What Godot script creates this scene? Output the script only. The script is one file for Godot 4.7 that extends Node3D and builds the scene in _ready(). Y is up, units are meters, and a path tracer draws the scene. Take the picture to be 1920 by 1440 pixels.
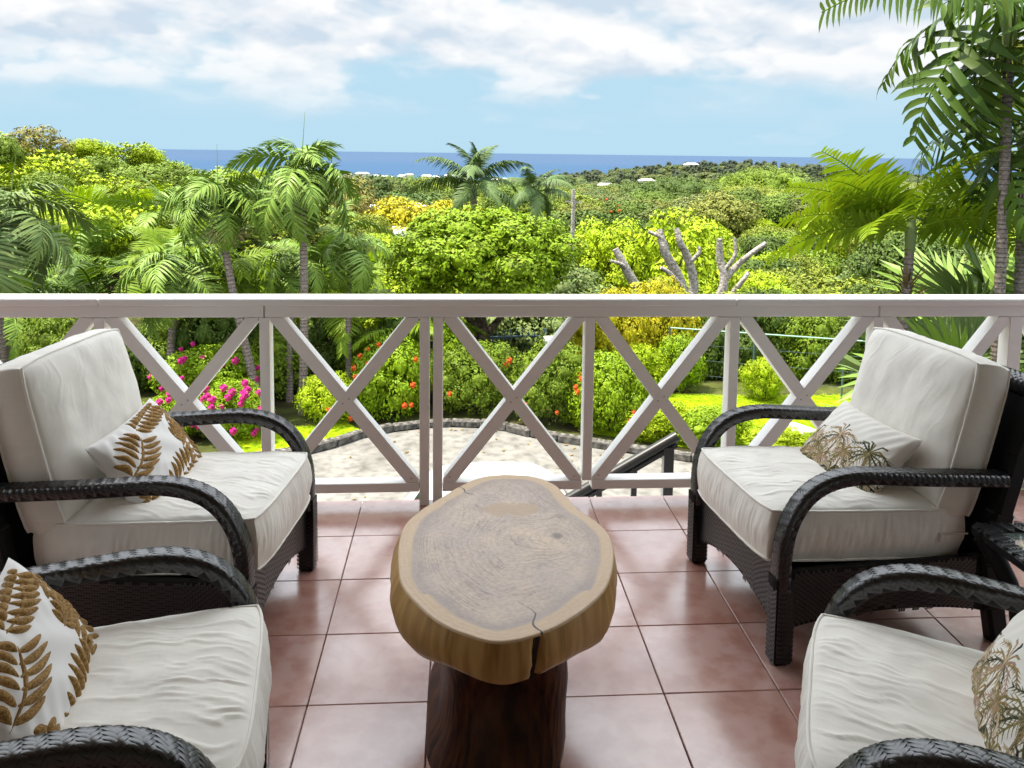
extends Node3D
# A roofed terrace with wicker armchairs round a tree-slab table, a white X-braced railing, a garden and the sea.

const SEA_Y := -60.0
const GARDEN_Y := -2.70
const EXPOSURE := 2.4
var M := {}
var taken := {}


class MB:
	var v := PackedVector3Array()
	var n := PackedVector3Array()
	var uv := PackedVector2Array()
	var c := PackedColorArray()
	var ix := PackedInt32Array()
	var col := Color.WHITE

	func vert(p: Vector3, t := Vector2.ZERO, nn := Vector3.ZERO) -> int:
		v.append(p)
		n.append(nn)
		uv.append(t)
		c.append(col)
		return v.size() - 1

	func tri(a: int, b: int, d: int) -> void:   # counter-clockwise seen from outside
		ix.append(a)
		ix.append(d)
		ix.append(b)

	func poly(p: Array, centre: Vector3) -> void:  # convex, flat, turned away from centre
		var nn: Vector3 = (p[1] - p[0]).cross(p[2] - p[0])
		var mid := Vector3.ZERO
		for q in p:
			mid += q
		mid /= p.size()
		var k := []
		for q in p:
			k.append(vert(q, Vector2(q.x + q.z, q.y + q.z)))
		for i in range(1, p.size() - 1):
			if nn.dot(mid - centre) >= 0:
				tri(k[0], k[i], k[i + 1])
			else:
				tri(k[0], k[i + 1], k[i])

	func box(centre: Vector3, size: Vector3, turn := Basis.IDENTITY, bevel := 0.003) -> void:
		var h := size / 2
		bevel = minf(bevel, minf(h.x, minf(h.y, h.z)) * 0.6)
		var at := func(s: Vector3, k: int) -> Vector3:
			var p := Vector3(s.x * (h.x - bevel), s.y * (h.y - bevel), s.z * (h.z - bevel))
			p[k] = s[k] * h[k]
			return centre + turn * p
		var sg := [-1.0, 1.0]
		for k in 3:
			var a := (k + 1) % 3
			var b := (k + 2) % 3
			for s in sg:
				var q := []
				for w in [[-1, -1], [1, -1], [1, 1], [-1, 1]]:
					var e := Vector3.ZERO
					e[k] = s
					e[a] = w[0]
					e[b] = w[1]
					q.append(at.call(e, k))
				poly(q, centre)
				for s2 in sg:
					var q2 := []
					for w2 in [-1.0, 1.0]:
						var e2 := Vector3.ZERO
						e2[k] = s
						e2[a] = s2
						e2[b] = w2
						q2.append([at.call(e2, k), at.call(e2, a)])
					poly([q2[0][0], q2[1][0], q2[1][1], q2[0][1]], centre)
		for sx in sg:
			for sy in sg:
				for sz in sg:
					var e3 := Vector3(sx, sy, sz)
					poly([at.call(e3, 0), at.call(e3, 1), at.call(e3, 2)], centre)

	func grid(nu: int, nv: int, f: Callable, tile := Vector2.ONE) -> void:  # f(u, v) with u, v in 0..1; outward is du x dv
		var first := v.size()
		for j in nv + 1:
			for i in nu + 1:
				var u := float(i) / nu
				var w := float(j) / nv
				vert(f.call(u, w), Vector2(u, w) * tile)
		for j in nv:
			for i in nu:
				var a := first + j * (nu + 1) + i
				tri(a, a + 1, a + nu + 2)
				tri(a, a + nu + 2, a + nu + 1)

	func tube(path: Array, radii: Array, sides := 8, caps := true, vscale := 1.0) -> void:
		var first := v.size()
		var up := Vector3.UP
		var run := 0.0
		for i in path.size():
			var d: Vector3 = (path[mini(i + 1, path.size() - 1)] - path[maxi(i - 1, 0)]).normalized()
			if i == 0:
				up = Vector3.UP if absf(d.y) < 0.9 else Vector3.RIGHT
			else:
				run += path[i].distance_to(path[i - 1])
			var x := up.cross(d).normalized()
			up = d.cross(x).normalized()
			var r: float = radii[mini(i, radii.size() - 1)]
			for k in sides + 1:
				var a := TAU * k / sides
				var o := x * cos(a) + up * sin(a)
				vert(path[i] + o * r, Vector2(float(k) / sides, run * vscale), o)
		for i in path.size() - 1:
			for k in sides:
				var a2 := first + i * (sides + 1) + k
				tri(a2, a2 + 1, a2 + sides + 2)
				tri(a2, a2 + sides + 2, a2 + sides + 1)
		if caps:
			for e in [0, path.size() - 1]:
				var d2: Vector3 = path[1] - path[0] if e == 0 else path[e] - path[e - 1]
				d2 = d2.normalized() * (-1.0 if e == 0 else 1.0)
				var m := vert(path[e], Vector2.ZERO, d2)
				var ring := []
				for k in sides:
					ring.append(vert(v[first + e * (sides + 1) + k], Vector2.ZERO, d2))
				for k in sides:
					if e == 0:
						tri(m, ring[(k + 1) % sides], ring[k])
					else:
						tri(m, ring[k], ring[(k + 1) % sides])

	func blade(a: Vector3, dir: Vector3, side: Vector3, length: float, width: float, droop: float, fold := 0.25, seg := 3) -> void:
		# a long leaf folded along its midrib: three rows of vertices
		var first := v.size()
		var nn := side.cross(dir).normalized()
		if nn.y < 0:
			nn = -nn
		for i in seg + 1:
			var t := float(i) / seg
			var w := width * (0.55 + 0.9 * t if t < 0.4 else 0.91 * sqrt(maxf(0.0, (1.0 - t) / 0.6))) * 0.5
			var p := a + dir * (length * t) + Vector3.DOWN * (droop * length * t * t)
			vert(p - side * w + nn * (w * fold), Vector2(0, t))
			vert(p, Vector2(0.5, t))
			vert(p + side * w + nn * (w * fold), Vector2(1, t))
		for i in seg:
			for k in 2:
				var q := first + i * 3 + k
				tri(q, q + 1, q + 4)
				tri(q, q + 4, q + 3)

	func leaf(p: Vector3, d: Vector3, s: Vector3, nn: Vector3) -> void:  # a small pointed leaf of two folded faces
		var a := vert(p - d, Vector2.ZERO, nn)
		var b := vert(p + s, Vector2.ZERO, nn)
		var e := vert(p + d, Vector2.ZERO, nn)
		var f := vert(p - s, Vector2.ZERO, nn)
		if s.cross(d).dot(nn) > 0:   # wound to the side its normal looks to
			tri(a, b, e)
			tri(a, e, f)
		else:
			tri(a, e, b)
			tri(a, f, e)

	func mesh() -> ArrayMesh:
		var acc := n.duplicate()
		var need := PackedByteArray()
		need.resize(v.size())
		for i in v.size():
			need[i] = 1 if n[i] == Vector3.ZERO else 0
		for i in range(0, ix.size(), 3):
			var a := ix[i]
			var b := ix[i + 2]
			var d := ix[i + 1]
			if need[a] or need[b] or need[d]:
				var nn := (v[b] - v[a]).cross(v[d] - v[a])
				if need[a]:
					acc[a] += nn
				if need[b]:
					acc[b] += nn
				if need[d]:
					acc[d] += nn
		for i in v.size():
			acc[i] = acc[i].normalized() if acc[i].length_squared() > 1e-24 else Vector3.UP
		var arr := []
		arr.resize(Mesh.ARRAY_MAX)
		arr[Mesh.ARRAY_VERTEX] = v
		arr[Mesh.ARRAY_NORMAL] = acc
		arr[Mesh.ARRAY_TEX_UV] = uv
		arr[Mesh.ARRAY_COLOR] = c
		arr[Mesh.ARRAY_INDEX] = ix
		var m := ArrayMesh.new()
		m.add_surface_from_arrays(Mesh.PRIMITIVE_TRIANGLES, arr)
		return m


# ---------------------------------------------------------------- names, metas
func numbered(called: String) -> String:
	var k: int = taken.get(called, 0)
	taken[called] = k + 1
	return called if k == 0 else "%s_%03d" % [called, k]


func tag(o: Node, label := "", category := "", group := "", kind := "") -> Node:
	if label:
		o.set_meta("label", label)
	if category:
		o.set_meta("category", category)
	if group:
		o.set_meta("group", group)
	if kind:
		o.set_meta("kind", kind)
	return o


func thing(called: String, label: String, category: String, at := Vector3.ZERO, turn := 0.0, group := "") -> Node3D:
	var o := Node3D.new()
	o.name = numbered(called)
	add_child(o)
	o.position = at
	o.rotation.y = turn
	tag(o, label, category, group)
	return o


func part(called: String, m: Mesh, mat: Material, parent: Node, at := Transform3D.IDENTITY, kind := "") -> MeshInstance3D:
	var o := MeshInstance3D.new()
	o.mesh = m
	o.material_override = mat
	var k := 0
	var nm := called
	if parent == self:
		nm = numbered(called)
	else:
		while parent.has_node(nm):
			k += 1
			nm = "%s_%03d" % [called, k]
	o.name = nm
	parent.add_child(o)
	o.transform = at
	if kind:
		o.set_meta("kind", kind)
	return o


func obj(called: String, mb: MB, mat: Material, parent: Node, kind := "") -> MeshInstance3D:
	return part(called, mb.mesh(), mat, parent, Transform3D.IDENTITY, kind)


func struct(called: String, mb: MB, mat: Material) -> MeshInstance3D:
	return obj(called, mb, mat, self, "structure")


# ---------------------------------------------------------------- materials
func noise(sd: int, freq: float, oct := 4, ridged := false) -> FastNoiseLite:
	var f := FastNoiseLite.new()
	f.seed = sd
	f.noise_type = FastNoiseLite.TYPE_SIMPLEX_SMOOTH
	f.frequency = freq
	f.fractal_type = FastNoiseLite.FRACTAL_RIDGED if ridged else (FastNoiseLite.FRACTAL_FBM if oct > 1 else FastNoiseLite.FRACTAL_NONE)
	f.fractal_octaves = oct
	return f


func lin(r: float, g: float, b: float) -> Color:  # a real-world (linear) base colour
	return Color(r, g, b).linear_to_srgb()


func ramp_tex(sd: int, freq: float, oct: int, stops: Array, size := 256, ridged := false) -> ImageTexture:
	# stops: [[t, Color srgb], ...]
	var im := noise(sd, freq, oct, ridged).get_seamless_image(size, size)
	im.convert(Image.FORMAT_L8)
	var src := im.get_data()
	var lut := PackedByteArray()
	for i in 256:
		var t := i / 255.0
		var cc: Color = stops[0][1]
		for k in stops.size() - 1:
			if t >= stops[k][0]:
				cc = stops[k][1].lerp(stops[k + 1][1], clampf((t - stops[k][0]) / (stops[k + 1][0] - stops[k][0]), 0, 1))
		lut.append(int(cc.r * 255))
		lut.append(int(cc.g * 255))
		lut.append(int(cc.b * 255))
	var out := PackedByteArray()
	out.resize(src.size() * 3)
	for i in src.size():
		var q := src[i] * 3
		out[i * 3] = lut[q]
		out[i * 3 + 1] = lut[q + 1]
		out[i * 3 + 2] = lut[q + 2]
	return ImageTexture.create_from_image(Image.create_from_data(size, size, false, Image.FORMAT_RGB8, out))


func gray_tex(sd: int, freq: float, oct: int, size := 256, ridged := false) -> ImageTexture:
	var im := noise(sd, freq, oct, ridged).get_seamless_image(size, size)
	im.convert(Image.FORMAT_RGB8)
	return ImageTexture.create_from_image(im)


func mat(called: String, colour: Color, rough := 0.7, spec := 0.5) -> StandardMaterial3D:
	var m := StandardMaterial3D.new()
	m.resource_name = called
	m.albedo_color = colour
	m.roughness = rough
	m.metallic_specular = spec
	M[called] = m
	return m


func skin(m: StandardMaterial3D, tex: Texture2D, scale: float, world := true) -> StandardMaterial3D:
	m.albedo_texture = tex
	m.albedo_color = Color.WHITE
	m.uv1_triplanar = true
	m.uv1_world_triplanar = world
	m.uv1_scale = Vector3.ONE * scale
	return m


func bump(m: StandardMaterial3D, tex: Texture2D, cm: float) -> StandardMaterial3D:
	m.heightmap_enabled = true
	m.heightmap_texture = tex
	m.heightmap_scale = cm
	return m


func leafy(called: String, r: float, g: float, b: float, rough := 0.6, through := 0.4) -> StandardMaterial3D:
	var m := mat(called, lin(r, g, b), rough, 0.3)
	m.vertex_color_use_as_albedo = true
	m.backlight_enabled = true
	m.backlight = Color(through, through, through * 0.6)
	m.cull_mode = BaseMaterial3D.CULL_DISABLED
	return m


func materials() -> void:
	bump(mat("white_paint", lin(0.86, 0.85, 0.83), 0.42), gray_tex(3, 0.02, 3), 0.05)
	M.white_paint.uv1_triplanar = true
	M.white_paint.uv1_world_triplanar = true
	M.white_paint.uv1_scale = Vector3(1.5, 6, 6)
	var ceil := mat("ceiling_paint", lin(0.8, 0.79, 0.76), 0.6)
	skin(ceil, ramp_tex(5, 0.01, 3, [[0.0, lin(0.22, 0.16, 0.105)], [1.0, lin(0.32, 0.24, 0.165)]], 128), 0.5)
	skin(mat("wall_plaster", Color.WHITE, 0.8), ramp_tex(8, 0.02, 4, [[0.2, lin(0.6, 0.58, 0.54)], [0.8, lin(0.74, 0.73, 0.7)]]), 0.6)
	bump(M.wall_plaster, gray_tex(9, 0.05, 4), 0.3)
	# glazed clay tiles, a few tones
	var tones := [[0.46, 0.24, 0.19], [0.49, 0.265, 0.215], [0.43, 0.215, 0.165], [0.48, 0.265, 0.22]]
	for k in 4:
		var t: Array = tones[k]
		var m := mat("tile_%d" % k, Color.WHITE, 0.27, 0.75)
		skin(m, ramp_tex(20 + k, 0.012, 5, [[0.15, lin(t[0] * 0.86, t[1] * 0.79, t[2] * 0.77)], [0.45, lin(t[0], t[1], t[2])], [0.62, lin(t[0] * 1.08, t[1] * 1.2, t[2] * 1.25)], [0.9, lin(t[0] * 1.12, t[1] * 1.24, t[2] * 1.28)]], 512), 1.25)
		m.roughness_texture = ramp_tex(30 + k, 0.02, 4, [[0.2, Color(0.75, 0.75, 0.75)], [0.8, Color(1, 1, 1)]], 256)
		m.clearcoat_enabled = true
		m.clearcoat = 0.7
		m.clearcoat_roughness = 0.17
		m.uv1_offset = Vector3(0.31 * k, 0, 0.17 * k)
		bump(m, gray_tex(36 + k, 0.03, 3), 0.035)
	mat("grout", lin(0.24, 0.16, 0.14), 0.9)
	skin(mat("house_plaster", Color.WHITE, 0.8), ramp_tex(10, 0.02, 4, [[0.2, lin(0.34, 0.3, 0.25)], [0.8, lin(0.42, 0.38, 0.32)]]), 0.6)
	# cloth
	var cloth := mat("cream_cloth", Color.WHITE, 0.85, 0.3)
	skin(cloth, ramp_tex(41, 0.01, 4, [[0.2, lin(0.80, 0.775, 0.72)], [0.5, lin(0.865, 0.84, 0.77)], [0.9, lin(0.875, 0.855, 0.795)]]), 2.0, false)
	cloth.rim_enabled = true
	cloth.rim = 0.25
	cloth.rim_tint = 0.4
	bump(cloth, weave_tex(), 0.02)
	mat("zip", lin(0.6, 0.57, 0.5), 0.5)
	var pw := mat("pillow_white", lin(0.82, 0.81, 0.79), 0.85, 0.3)
	pw.rim_enabled = true
	pw.rim = 0.2
	var jute := mat("jute", Color.WHITE, 0.9, 0.2)
	skin(jute, ramp_tex(44, 0.06, 3, [[0.2, lin(0.20, 0.105, 0.03)], [0.5, lin(0.36, 0.21, 0.065)], [0.85, lin(0.5, 0.33, 0.13)]]), 9.0, false)
	bump(jute, gray_tex(45, 0.16, 2), 0.25)
	jute.rim_enabled = true
	jute.rim = 0.4
	# wicker
	var wk := mat("wicker", lin(0.0075, 0.008, 0.010), 0.28, 0.68)
	wk.vertex_color_use_as_albedo = true
	mat("wicker_core", lin(0.006, 0.006, 0.0065), 0.55, 0.35)
	# wood of the table
	var side := mat("wood_side", Color.WHITE, 0.42, 0.5)
	side.albedo_texture = ramp_tex(52, 0.025, 5, [[0.1, lin(0.22, 0.11, 0.025)], [0.33, lin(0.34, 0.185, 0.046)], [0.55, lin(0.43, 0.25, 0.075)], [0.9, lin(0.50, 0.31, 0.11)]], 512)
	side.uv1_scale = Vector3(4, 0.11, 1)
	bump(side, gray_tex(53, 0.06, 4), 0.04)
	var ped := mat("wood_pedestal", Color.WHITE, 0.55, 0.4)
	ped.albedo_texture = ramp_tex(54, 0.02, 5, [[0.15, lin(0.016, 0.006, 0.003)], [0.5, lin(0.065, 0.021, 0.009)], [0.9, lin(0.13, 0.045, 0.017)]], 512)
	ped.uv1_scale = Vector3(4, 0.4, 1)
	bump(ped, gray_tex(55, 0.03, 4), 0.2)
	mat("crack", lin(0.012, 0.008, 0.006), 0.9)
	mat("black_metal", lin(0.012, 0.013, 0.014), 0.35, 0.5)
	var st := mat("steel", lin(0.45, 0.43, 0.4), 0.3)
	st.metallic = 1.0
	var gl := mat("clear_glass", Color(0.85, 0.95, 0.9, 0.12), 0.03, 0.5)
	gl.transparency = BaseMaterial3D.TRANSPARENCY_ALPHA
	# out of doors
	skin(mat("concrete", Color.WHITE, 0.85, 0.3), ramp_tex(61, 0.012, 5, [[0.15, lin(0.13, 0.126, 0.116)], [0.45, lin(0.172, 0.168, 0.156)], [0.8, lin(0.20, 0.196, 0.183)]], 512), 0.22)
	M.concrete.detail_enabled = true
	M.concrete.detail_blend_mode = BaseMaterial3D.BLEND_MODE_MUL
	M.concrete.detail_albedo = ramp_tex(62, 0.09, 3, [[0.2, Color(0.84, 0.84, 0.84)], [0.6, Color(1, 1, 1)]], 256)
	bump(M.concrete, gray_tex(63, 0.12, 3), 0.6)
	skin(mat("kerb_stone", Color.WHITE, 0.9, 0.3), ramp_tex(64, 0.04, 4, [[0.2, lin(0.035, 0.033, 0.03)], [0.55, lin(0.10, 0.096, 0.088)], [0.9, lin(0.2, 0.19, 0.175)]]), 1.1)
	skin(mat("soil", Color.WHITE, 0.95, 0.2), ramp_tex(66, 0.03, 5, [[0.2, lin(0.03, 0.024, 0.012)], [0.5, lin(0.05, 0.06, 0.016)], [0.8, lin(0.085, 0.1, 0.025)]]), 0.11)
	skin(mat("lawn_turf", Color.WHITE, 0.9, 0.2), ramp_tex(67, 0.02, 5, [[0.2, lin(0.19, 0.29, 0.006)], [0.5, lin(0.27, 0.385, 0.006)], [0.85, lin(0.34, 0.43, 0.01)]]), 0.4)
	skin(mat("palm_bark", Color.WHITE, 0.85, 0.3), ramp_tex(68, 0.03, 4, [[0.2, lin(0.1, 0.08, 0.07)], [0.5, lin(0.2, 0.165, 0.15)], [0.85, lin(0.3, 0.26, 0.235)]]), 3.0)
	M.palm_bark.vertex_color_use_as_albedo = true
	skin(mat("bark", Color.WHITE, 0.9, 0.2), ramp_tex(69, 0.03, 5, [[0.2, lin(0.03, 0.022, 0.017)], [0.55, lin(0.085, 0.065, 0.05)], [0.85, lin(0.16, 0.13, 0.105)]]), 1.6)
	bump(M.bark, gray_tex(70, 0.05, 4), 2.0)
	skin(mat("pale_bark", Color.WHITE, 0.9, 0.2), ramp_tex(71, 0.03, 5, [[0.2, lin(0.13, 0.115, 0.105)], [0.5, lin(0.3, 0.275, 0.26)], [0.85, lin(0.46, 0.43, 0.41)]]), 1.2)
	bump(M.pale_bark, gray_tex(72, 0.05, 4), 2.0)
	leafy("leaf_lime", 0.27, 0.375, 0.006)
	leafy("leaf_tree", 0.17, 0.27, 0.006)
	leafy("grass_blade", 0.29, 0.41, 0.006, 0.7)
	leafy("palm_olive", 0.085, 0.14, 0.045, 0.5)
	leafy("palm_feather", 0.165, 0.255, 0.012, 0.4, 0.8)
	leafy("leaf_green", 0.125, 0.195, 0.012)
	leafy("leaf_deep", 0.062, 0.105, 0.014)
	leafy("leaf_olive", 0.17, 0.215, 0.02)
	leafy("leaf_grey", 0.14, 0.195, 0.055)
	leafy("leaf_gold", 0.36, 0.33, 0.008)
	leafy("leaf_rust", 0.19, 0.175, 0.04)
	leafy("leaf_hedge", 0.18, 0.29, 0.006, 0.5)
	leafy("wood_mass", 1.0, 1.0, 1.0, 0.7, 0.3)
	leafy("palm_green", 0.15, 0.245, 0.04, 0.45)
	leafy("palm_bright", 0.17, 0.27, 0.014, 0.45, 0.9)
	leafy("palm_dark", 0.06, 0.11, 0.016, 0.45, 0.7)
	leafy("palm_grey", 0.12, 0.18, 0.055, 0.55)
	leafy("palm_dry", 0.2, 0.145, 0.055, 0.8, 0.3)
	leafy("blossom_magenta", 0.55, 0.02, 0.22, 0.6)
	leafy("blossom_orange", 0.7, 0.1, 0.02, 0.6)
	leafy("blossom_cream", 0.48, 0.42, 0.2, 0.8)
	mat("crownshaft", lin(0.11, 0.15, 0.04), 0.5)
	mat("dark_stalk", lin(0.04, 0.03, 0.018), 0.8)
	mat("house_wall", lin(0.72, 0.7, 0.66), 0.8)
	mat("roof_pale", lin(0.62, 0.61, 0.6), 0.7)
	mat("roof_grey", lin(0.33, 0.34, 0.36), 0.7)
	mat("window_dark", lin(0.02, 0.025, 0.03), 0.15)
	mat("car_paint", lin(0.78, 0.78, 0.77), 0.25, 0.5)
	M.car_paint.clearcoat_enabled = true
	M.car_paint.clearcoat = 0.8
	mat("car_glass", lin(0.02, 0.03, 0.03), 0.05, 0.7)
	mat("rubber", lin(0.02, 0.02, 0.02), 0.8)
	mat("lamp_red", lin(0.4, 0.02, 0.02), 0.2)
	mat("wire", lin(0.22, 0.36, 0.32), 0.5)
	mat("gate_metal", lin(0.05, 0.09, 0.12), 0.4)
	mat("water", Color.WHITE, 0.7, 0.12)
	M.water.vertex_color_use_as_albedo = true
	mat("boat_white", lin(0.8, 0.8, 0.8), 0.4)


func weave_tex() -> ImageTexture:
	var d := PackedByteArray()
	for y in 128:
		for x in 128:
			var a := absf(sin(x * PI / 4.0)) if (int(x / 4) + int(y / 4)) % 2 == 0 else absf(sin(y * PI / 4.0))
			d.append(int(70 + 150 * a))
	var im := Image.create_from_data(128, 128, false, Image.FORMAT_L8, d)
	im.convert(Image.FORMAT_RGB8)
	return ImageTexture.create_from_image(im)


# ---------------------------------------------------------------- the scene
func _ready() -> void:
	var cam := Camera3D.new()
	cam.name = "camera"
	add_child(cam)
	cam.position = Vector3(0, 1.523, 0)
	cam.rotation = Vector3(-0.09727, -0.06876, 0.01256)
	cam.projection = Camera3D.PROJECTION_FRUSTUM   # a lens shifted downwards, as the upright-corrected photograph
	cam.near = 0.05
	cam.size = 2.0 * 0.05 * 720.0 / 1527.67
	cam.frustum_offset = Vector2(0, -0.05 * 284.54 / 1527.67)
	cam.far = 90000.0
	cam.current = true

	var sun := DirectionalLight3D.new()
	sun.name = "sun"
	add_child(sun)
	sun.light_energy = 1.6
	sun.light_color = Color(1.0, 0.955, 0.88)
	sun.light_angular_distance = 0.5
	sun.shadow_enabled = true
	sun.look_at_from_position(Vector3(-0.33, 0.93, 0.03) * 10.0, Vector3.ZERO)

	var around := WorldEnvironment.new()
	around.name = "environment"
	var e := Environment.new()
	e.background_mode = Environment.BG_SKY
	e.sky = Sky.new()
	var sm := PanoramaSkyMaterial.new()
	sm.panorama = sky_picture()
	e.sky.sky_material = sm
	e.tonemap_mode = Environment.TONE_MAPPER_LINEAR
	e.tonemap_exposure = EXPOSURE
	e.sdfgi_enabled = true
	e.ssao_enabled = true
	e.ssil_enabled = true
	around.environment = e
	add_child(around)

	materials()
	build_ground()
	build_terrace()
	build_railing()
	build_table()
	build_chairs()
	build_terrace_details()
	build_yard()
	build_palms()
	build_garden_trees()
	build_slope_trees()
	build_far_country()


func sky_picture() -> ImageTexture:
	# air and clouds, brightened higher up to light the terrace; row 0 is the zenith, the middle column looks along -z
	var w := 4096
	var h := 2048
	var data := PackedFloat32Array()
	data.resize(w * h * 3)
	var n1 := noise(11, 1.0, 5)
	var n2 := noise(12, 2.6, 5)
	var n3 := noise(13, 0.35, 2)
	var k := 1.0 / EXPOSURE
	for y in h:
		var el := (0.5 - (y + 0.5) / h) * PI
		var step := 1 if el > -0.02 and el < 0.30 else 8
		var rowskip: bool = step == 8 and y % 8 != 0
		if rowskip:
			for i in w * 3:
				data[y * w * 3 + i] = data[(y - 1) * w * 3 + i]
			continue
		var up := maxf(sin(el), 0.0)
		var air := Color(0.50, 0.745, 0.90).lerp(Color(0.30, 0.56, 0.86), smoothstep(0.2, 0.95, up))
		var cover := smoothstep(0.022, 0.13, up)
		var bright := lerpf(1.0, 1.12, smoothstep(0.17, 0.32, up)) * lerpf(1.0, 3.2, smoothstep(0.335, 0.5, up))  # sky above the view boosted to throw more light into the terrace
		for x in range(0, w, step):
			var c := air
			if el > 0.012:
				var az := ((x + 0.5) / w - 0.5) * TAU
				var sx := sin(az) * 5.2
				var sz := -cos(az) * 5.2
				var sy := 12.0 * up / (0.7 + up)
				var warp := n2.get_noise_3d(sx, sy, sz) * 0.16
				var a := n1.get_noise_3d(sx + warp, sy + warp * 0.6, sz)
				var big := n3.get_noise_3d(sx, sy, sz)
				var th := lerpf(0.36, -0.98, cover) - big * 0.2
				var dens := smoothstep(th, th + 0.75, a + 0.06 + 0.12 * n2.get_noise_3d(sx * 0.8, sy * 0.8, sz * 0.8))
				var b := n1.get_noise_3d(sx + warp, sy + 0.22 + warp * 0.6, sz)
				var lit := clampf(0.60 + (a - b) * 1.5 + n2.get_noise_3d(sx * 1.5, sy * 1.5, sz * 1.5) * 0.25, 0.0, 1.0)
				var cl := Color(0.64, 0.745, 0.86).lerp(Color(1.0, 1.005, 1.01), lit)
				# a thin veil between the clouds
				c = c.lerp(Color(0.80, 0.885, 0.95), 0.75 * cover * smoothstep(-0.4, 0.3, a + big))
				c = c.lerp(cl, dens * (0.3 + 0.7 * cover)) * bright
			for q in step:
				var o := (y * w + x + q) * 3
				data[o] = c.r * k
				data[o + 1] = c.g * k
				data[o + 2] = c.b * k
	return ImageTexture.create_from_image(Image.create_from_data(w, h, false, Image.FORMAT_RGBF, data.to_byte_array()))


func ground_y(x: float, d: float) -> float:   # d: metres beyond the camera
	var px := [0.0, 14.6, 20.0, 26.0, 35.0, 50.0, 80.0, 150.0, 300.0, 700.0, 1400.0, 1750.0, 1900.0]
	var py := [-2.70, -2.70, -4.6, -7.2, -8.6, -9.6, -11.5, -15.0, -21.5, -36.0, -57.0, -59.5, -61.5]
	var y := -61.5
	for i in px.size() - 1:
		if d >= px[i] and d < px[i + 1]:
			y = lerpf(py[i], py[i + 1], smoothstep(px[i], px[i + 1], d) * 0.5 + 0.5 * (d - px[i]) / (px[i + 1] - px[i]))
			break
	if d > 15.0:
		y += 8.2 * exp(-pow((x + 38.0) / 30.0, 2)) * exp(-pow((d - 75.0) / 40.0, 2))
		y += 27.5 * exp(-pow((x - 330.0) / 210.0, 2)) * exp(-pow((d - 950.0) / 260.0, 2))
		y += 6.0 * exp(-pow((x - 120.0) / 70.0, 2)) * exp(-pow((d - 260.0) / 120.0, 2))
		y += 8.0 * exp(-pow((x + 330.0) / 160.0, 2)) * exp(-pow((d - 600.0) / 260.0, 2))
	return y


func build_ground() -> void:
	var mb := MB.new()
	var rows := []
	var d := -8.0
	while d < 1900.0:
		rows.append(d)
		d += maxf(1.2, d * 0.06)
	rows.append(1900.0)
	var nr := rows.size() - 1
	mb.grid(90, nr, func(u: float, w: float) -> Vector3:
		var dd: float = rows[int(round(w * nr))]
		var x := (u * 2.0 - 1.0) * maxf(30.0, dd * 1.1)
		return Vector3(x, ground_y(x, dd), -dd))
	struct("ground", mb, M.soil)
	# the sea, turquoise over the shallows
	var sea := MB.new()
	var sr := [1560.0, 1700.0, 1800.0, 1950.0, 2200.0, 2700.0, 3600.0, 5500.0, 10000.0, 25000.0, 60000.0]
	for j in sr.size():
		var t: float = smoothstep(1700.0, 2100.0, sr[j])
		sea.col = Color(0.045, 0.15, 0.19).lerp(Color(0.029, 0.066, 0.125), t)
		if sr[j] > 5000.0:
			sea.col = Color(0.037, 0.07, 0.122)
		for i in 25:
			var x: float = (i / 24.0 * 2.0 - 1.0) * sr[j] * 1.5
			sea.vert(Vector3(x, SEA_Y, -sr[j]), Vector2(x, sr[j]) * 0.01, Vector3.UP)
	for j in sr.size() - 1:
		for i in 24:
			var a := j * 25 + i
			sea.tri(a, a + 1, a + 26)
			sea.tri(a, a + 26, a + 25)
	struct("sea", sea, M.water)


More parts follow.
